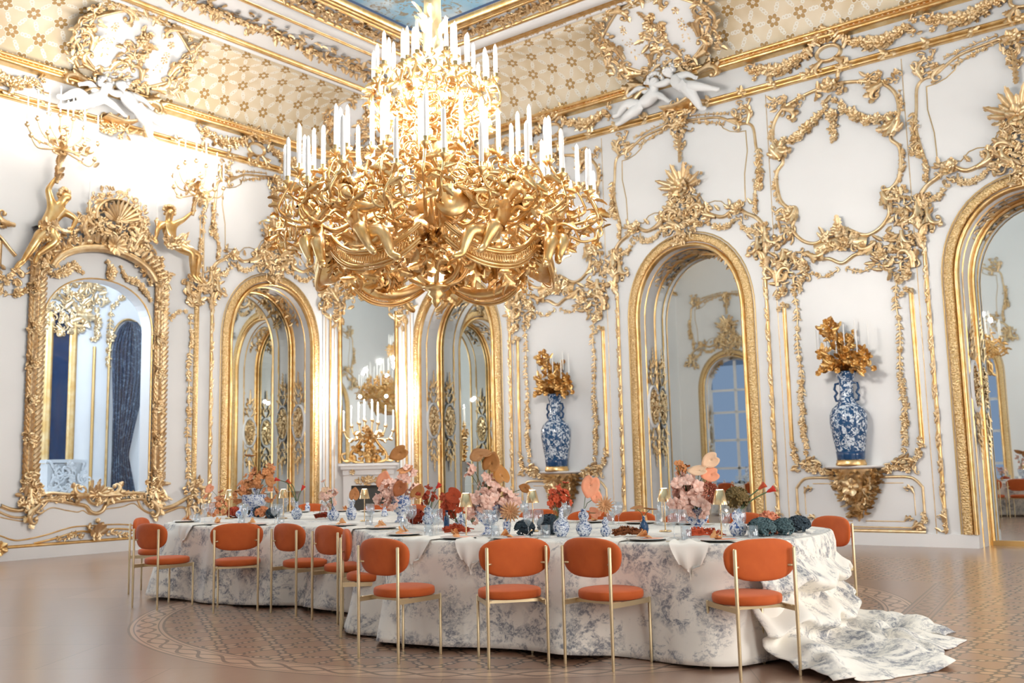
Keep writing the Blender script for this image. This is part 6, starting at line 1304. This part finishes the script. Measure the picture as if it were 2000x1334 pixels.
strands('rust amaranthus tassels lying in the middle of the left half', 7.55, 8.85, -1.0, .24, 9, RUST); strands('rust amaranthus trailing left of the central bowl', 6.18, 5.62, -1.0, .26, 10, CORAL); strands('brown amaranthus lying right of the star dahlia', 6.34, 4.06, -.9, .24, 12, mat('brown_tassel', (132, 72, 32), .8), .35); strands('coral amaranthus strand under the rightmost lamp', 6.48, 3.52, -.95, .26, 6, CORAL, .25)
# broad anthurium leaves and callas on stems
def anthurium(label, x, y, tip, r, mt, d, from_z=.15, cat='flower', nm='anthurium'):
    t = thing(nm, label, cat, (x, y, TT)); p = VR*tip[0]+np.array([0, 0, tip[1]])+VF*(tip[2] if len(tip) > 2 else 0); m_ = MB(); m_.tube([(0, 0, from_z), (p[0]*.3, p[1]*.3, from_z+(p[2]-from_z)*.6), p], .0028, 5); obj('stem', m_, STEM, t)
    G_ = []
    for a in np.linspace(0, 2*PI, 29)[:-1]:
        rr_ = r*(1-.35*math.exp(-((a-PI)/.35)**2) if abs(a-PI) < 1.2 else 1)*(1+.22*math.exp(-(min(a, 2*PI-a)/.35)**2)); G_.append([(rr_*q*math.cos(a), rr_*.82*q*math.sin(a), .22*r*(q*q)*(1-.6*abs(math.sin(a)))) for q in (.02, .35, .7, 1)])
    m_ = MB(); m_.grid(G_, cu=True); s_ = obj('spathe', m_, mt, t, p); orient(s_, d, rnd.uniform(0, 6)); so = s_.modifiers.new('t', 'SOLIDIFY'); so.thickness = .0015
anthurium('flat amber leaf high above the left bouquet', 7.80, 10.25, (-.08, .74), .075, AMBER, (.1, .1, 1), .4)
anthurium('toffee leaf at the right side of the left bouquet', 7.80, 10.25, (.20, .42, -.1), .075, TAN, (-.8, -.6, .1), .2)
anthurium('coral disc leaf left of the leftmost lamp', 7.35, 10.35, (-.14, .36, 0), .06, APRI, (-.8, -.6, .2), .1)
anthurium('amber leaf at the top of the pink bouquet left of centre', 7.32, 7.27, (.0, .70), .10, AMBER, (-.8, -.5, .4), .25)
anthurium('toffee leaf below the amber leaf on the pink bouquet, left of centre', 7.32, 7.27, (.05, .52, -.05), .085, TAN, (-.5, -.2, .9), .25)
anthurium('rust leaf low on the front of the pink bouquet left of centre', 7.32, 7.27, (.02, .35, -.16), .085, mat('rust_spathe', (170, 96, 52), .3), (-.8, -.6, .15), .25)
anthurium('blush disc leaf on the left of the pink bouquet left of centre', 7.32, 7.27, (-.16, .42, -.08), .09, APRI, (-.8, -.6, 0), .25)
anthurium('broad amber leaf at the top of the central bouquet', 6.18, 5.15, (-.05, .62), .11, AMBER, (-.6, -.1, 1), .2)
anthurium('second amber leaf right below the top leaf of the central bouquet', 6.18, 5.15, (.03, .56, -.05), .085, AMBER, (-.8, -.5, .4), .2)
anthurium('folded amber leaf on the right of the central bouquet', 6.18, 5.15, (.11, .46, -.02), .085, mat('amber_spathe', (188, 126, 60), .4), (-.5, -.9, .6), .2)
anthurium('small amber bud leaf far right of the central bouquet', 6.18, 5.15, (.30, .36), .045, AMBER, (-.8, -.6, 0), .2)
anthurium('large apricot disc leaf in the double gourd vase right of centre', 6.30, 4.31, (.06, .38, 0), .085, APRI, (-.8, -.6, .1), .18)
anthurium('smaller apricot leaf beside the large one, right of centre', 6.30, 4.31, (.10, .29, 0), .055, APRI, (-.7, -.7, .2), .18)
anthurium('hanging apricot leaf low beside the double gourd vase', 6.30, 4.31, (.09, .17, 0), .05, APRI, (-.8, -.4, -.2), .18)
anthurium('cream leaf at the top right of the right-hand bouquet', 6.75, 3.59, (.12, .55, -.02), .07, CREAMF, (-.8, -.6, .1), .17)
anthurium('tilted cream leaf in the middle of the right-hand bouquet', 6.75, 3.59, (.02, .47, -.05), .075, CREAMF, (-.6, -.2, .8), .17)
anthurium('glossy apricot leaf on the right of the right-hand bouquet', 6.75, 3.59, (.11, .44, -.04), .07, APRI, (-.7, -.6, .4), .17)
anthurium('cream disc leaf right of the round bottle with red callas', 7.55, 8.78, (.06, .26), .085, CREAMF, (-.8, -.6, .3), .05)
anthurium('translucent peach leaf above the pink spray left of centre', 7.40, 8.38, (-.1, .33), .04, CREAMF, (-.7, -.6, .5), .1)
anthurium('brown disc leaf in the pale vase left of centre', 7.52, 8.22, (.04, .27, -.04), .07, TAN, (-.8, -.6, .1), .15)
anthurium('dry brown leaf above the smallest dark blue bottle, left one', 6.51, 3.91, (-.05, .20), .06, AMBER, (-.2, 0, 1), .12)
anthurium('dry brown leaf above the smallest dark blue bottle, right one', 6.51, 3.91, (.05, .19), .055, AMBER, (.2, 0, 1), .12)
anthurium('bronze leaf with gold rim left of the red cockscomb near the centre', 7.13, 6.70, (-.10, .30, -.04), .085, AMBER, (-.7, -.4, .6), .12)
anthurium('rust arrowhead leaf by the lamp left of the central bowl', 6.55, 5.72, (-.10, .30), .08, CORAL, (-.8, -.6, 0), .05)
def calla(label, x, y, tip, mt, bend=0, fz=.18):
    t = thing('calla_lily', label, 'flower', (x, y, TT), 0, 'red calla lilies'); p = VR*tip[0]+np.array([0, 0, tip[1]]); m_ = MB(); q0 = np.array([0, 0, fz]); P = ptsmooth([q0, q0*.5+p*.5+np.array([0, 0, .02+bend]), p], 6); m_.tube(P, .005, 6); obj('stem', m_, STEM, t)
    m_ = MB(); m_.lathe([(.004, 0), (.012, .02), (.017, .045), (.026, .062), (.020, .060), (.010, .03)], 14); m_.leaf((0, 0, .055), (1, 0, .3), (0, 0, 1), .035, .03, -.3, 1); s_ = obj('bloom', m_, mt, t, p); orient(s_, P[-1]-P[-3])
calla('red calla furthest left, arching over the gold lamp shade', 7.43, 9.03, (-.19, .44), REDC, .06, .18); calla('orange calla in the middle of the three on the left', 7.43, 9.03, (-.07, .40), CORAL, .04, .18); calla('short red calla furthest right of the three on the left', 7.43, 9.03, (.05, .32), REDC, .0, .18)
calla('red calla at the centre, above the cockscomb vase', 7.13, 6.70, (.08, .34), REDC, 0, .18); calla('orange and green calla at the right end, upright', 6.66, 3.22, (.16, .33), CORAL, 0, .16); calla('red calla leaning right at the right end', 6.66, 3.22, (.22, .31), REDC, 0, .16)
def dahlia(label, x, y, p, mt, r, fz):
    t = thing('dahlia', label, 'flower', (x, y, TT), 0, 'pale star dahlias'); c = VR*p[0]+np.array([0, 0, p[1]]); m_ = MB()
    for k, (n, q, up) in enumerate(((16, 1, .15), (14, .85, .5), (10, .6, 1.0))):
        for i in range(n): a = 2*PI*i/n+k*.2; m_.leaf((0, 0, 0), (math.cos(a), math.sin(a), up), (0, 0, 1), r*q, r*.2, .1, 1)
    s_ = obj('bloom', m_, mt, t, c); orient(s_, (-.8, -.6, .25)); m_ = MB(); m_.tube([(0, 0, fz), c*.5+np.array([0, 0, fz*.5]), c], .003, 5); obj('stem', m_, STEM, t)
dahlia('sand coloured star dahlia in the small double gourd vase', 6.32, 4.13, (.0, .23), STARC, .075, .13); dahlia('pale star dahlia above the small lidded jar', 6.14, 4.93, (.03, .18), STARC, .09, .08)

# place settings
def glass_mesh(kind):
    m_ = MB()
    if kind == 'wine': m_.lathe([(0, .0), (.034, .001), (.034, .003), (.004, .007), (.0035, .075), (.012, .085), (.036, .115), (.040, .15), (.037, .205), (.0355, .205), (.0385, .15), (.034, .118), (.0, .09)], 20, rib=.006, ribn=10)
    else: m_.lathe([(0, 0), (.034, .0), (.036, .004), (.038, .095), (.0365, .095), (.0345, .01), (0, .008)], 24, rib=.006, ribn=12)
    return m_
MW = glass_mesh('wine').mesh('glass_body', GLASS); MT = glass_mesh('tumbler').mesh('glass_body', GLASS)
m_ = MB(); m_.lathe([(0, 0), (.10, 0), (.126, .004), (.128, .007), (.10, .005), (0, .005)], 40); MCH = m_.mesh('charger', CHARGER)
m_ = MB(); m_.lathe([(0, 0), (.085, 0), (.145, .007), (.148, .010), (.145, .011), (.085, .006), (0, .005)], 40); MPL = m_.mesh('plate', CHINA)
m_ = MB(); rnd.seed(3)
for k in range(4): m_.leaf((-.05+.02*k, rnd.uniform(-.02, .02), .008), (1, rnd.uniform(-1.2, 1.2), .35), (0, 0, 1), .07, .055, .6*(-1)**k, 0)
MLF = m_.mesh('dried_leaf', DRY)
m_ = MB(); m_.box((0, 0, .001), (.13, .07, .0015)); MCD = m_.mesh('menu_card', CARD, False)
m_ = MB(); m_.box((0, 0, .002), (.11, .008, .003)); m_.box((.085, 0, .002), (.07, .018, .002)); MKN = m_.mesh('knife', STEEL, False)
m_ = MB(); m_.box((0, 0, .002), (.11, .007, .003)); m_.box((.065, 0, .003), (.03, .022, .002))
for q in (-.008, -.0027, .0027, .008): m_.box((.097, q, .003), (.045, .0028, .002))
MFK = m_.mesh('fork', STEEL, False)
def hang_napkin(seed):
    rnd.seed(seed); m_ = MB(); P = []
    for i in range(22):
        s_ = i/21; row = []
        w = .085+.05*math.sin(min(1, s_*1.2)*2.2) if s_ < .9 else .1*(1-s_)*8*.12+.02
        for j in range(15):
            v = j/14*2-1; yv = v*w; 
            if s_ < .42: x = .20-.235*s_/.42; z = .008+.01*math.cos(v*5+1)*(1-s_)+.004
            else: q = (s_-.42)/.58; x = -.035-.03*q-.018*math.sin(v*6)*q-.02*math.sin(q*3); z = .006-.24*q*(1-.28*abs(v))
            row.append((x, yv*(1 if s_ < .42 else 1-.55*(s_-.42)/.58*abs(v)**.5), z))
        P.append(row)
    m_.grid(P); return m_.mesh('napkin', NAPKIN)
MNP = [hang_napkin(k) for k in range(3)]
PLACES = [(*c[:3], w) for c, w in zip(FRONT, ('at the far left end place', 'at the second place from the left', 'at the third near place from the left', 'at the fourth near place from the left', 'at the fifth near place from the left', 'at the place in the hollow of the table', 'at the near place just left of centre', 'at the near place in the centre', 'at the near place right of centre', 'at the nearest place, right end'))]
PLACES += [(*c[:3], w) for c, w in zip(BACK, ('at the first far place from the left', 'at the second far place from the left', 'at the third far place from the left', 'at the far place behind the small gold lamp', 'at the far place behind the teal hydrangea', 'at the far place behind the gourd vases', 'at the far place behind the smallest bottle', 'at the far place behind the right-hand bouquet', 'at the far place behind the red callas, right'))]
nap_on = {1, 2, 4, 6, 7, 8, 9}
def put(name, me, cat, grp, label, p, rz):
    return tag(link(name, me, None, p, rz), label, cat, grp)
for i, (x, y, a, w) in enumerate(PLACES):
    a = math.radians(a); p = np.array([x+math.cos(a)*.55, y+math.sin(a)*.55]); k = np.argmin(((op-p)**2).sum(1)); n = -on[k]; tdir = np.array([-n[1], n[0]]); rz = math.atan2(n[1], n[0]); c = op[k]+n*.21
    def at(u, v, z=0): q = c+tdir*u+n*v; return (q[0], q[1], TT+z)
    put('charger_plate', MCH, 'plate', 'dark charger plates', 'dark charger plate '+w, at(0, 0), 0); put('dinner_plate', MPL, 'plate', 'white dinner plates', 'white dinner plate '+w, at(0, 0, .0085), 0)
    put('dried_leaf', MLF, 'leaf', 'curled dried leaves on the plates', 'curled apricot dried leaf on the plate '+w, at(.03, .0, .016), rz+.6*i)
    put('menu_card', MCD, 'card', 'coral cards on the plates', 'coral paper card on the plate '+w, at(-.05, -.01, .0155), rz+PI/2+.3)
    put('knife', MKN, 'knife', 'knives beside the plates', 'champagne gold knife right of the plate '+w, at(-.19, -.03), rz); put('fork', MFK, 'fork', 'forks beside the plates', 'champagne gold fork left of the plate '+w, at(.19, -.03), rz)
    for q, (u, v, me, nm, ds) in enumerate(((-.17, .20, MW, 'wine_glass', 'fluted wine glass'), (-.07, .27, MW, 'wine_glass', 'second fluted wine glass'), (-.24, .12, MT, 'tumbler', 'ribbed water tumbler'))): put(nm, me, 'glass', 'stemmed glasses' if nm == 'wine_glass' else 'ribbed tumblers', ds+' '+w, at(u, v), .3*q)
    if i in nap_on: put('napkin', MNP[i % 3], 'napkin', 'cream napkins over the table edge', 'cream linen napkin hanging over the table edge '+w, (*(op[k]+tdir*.22), TT), rz)
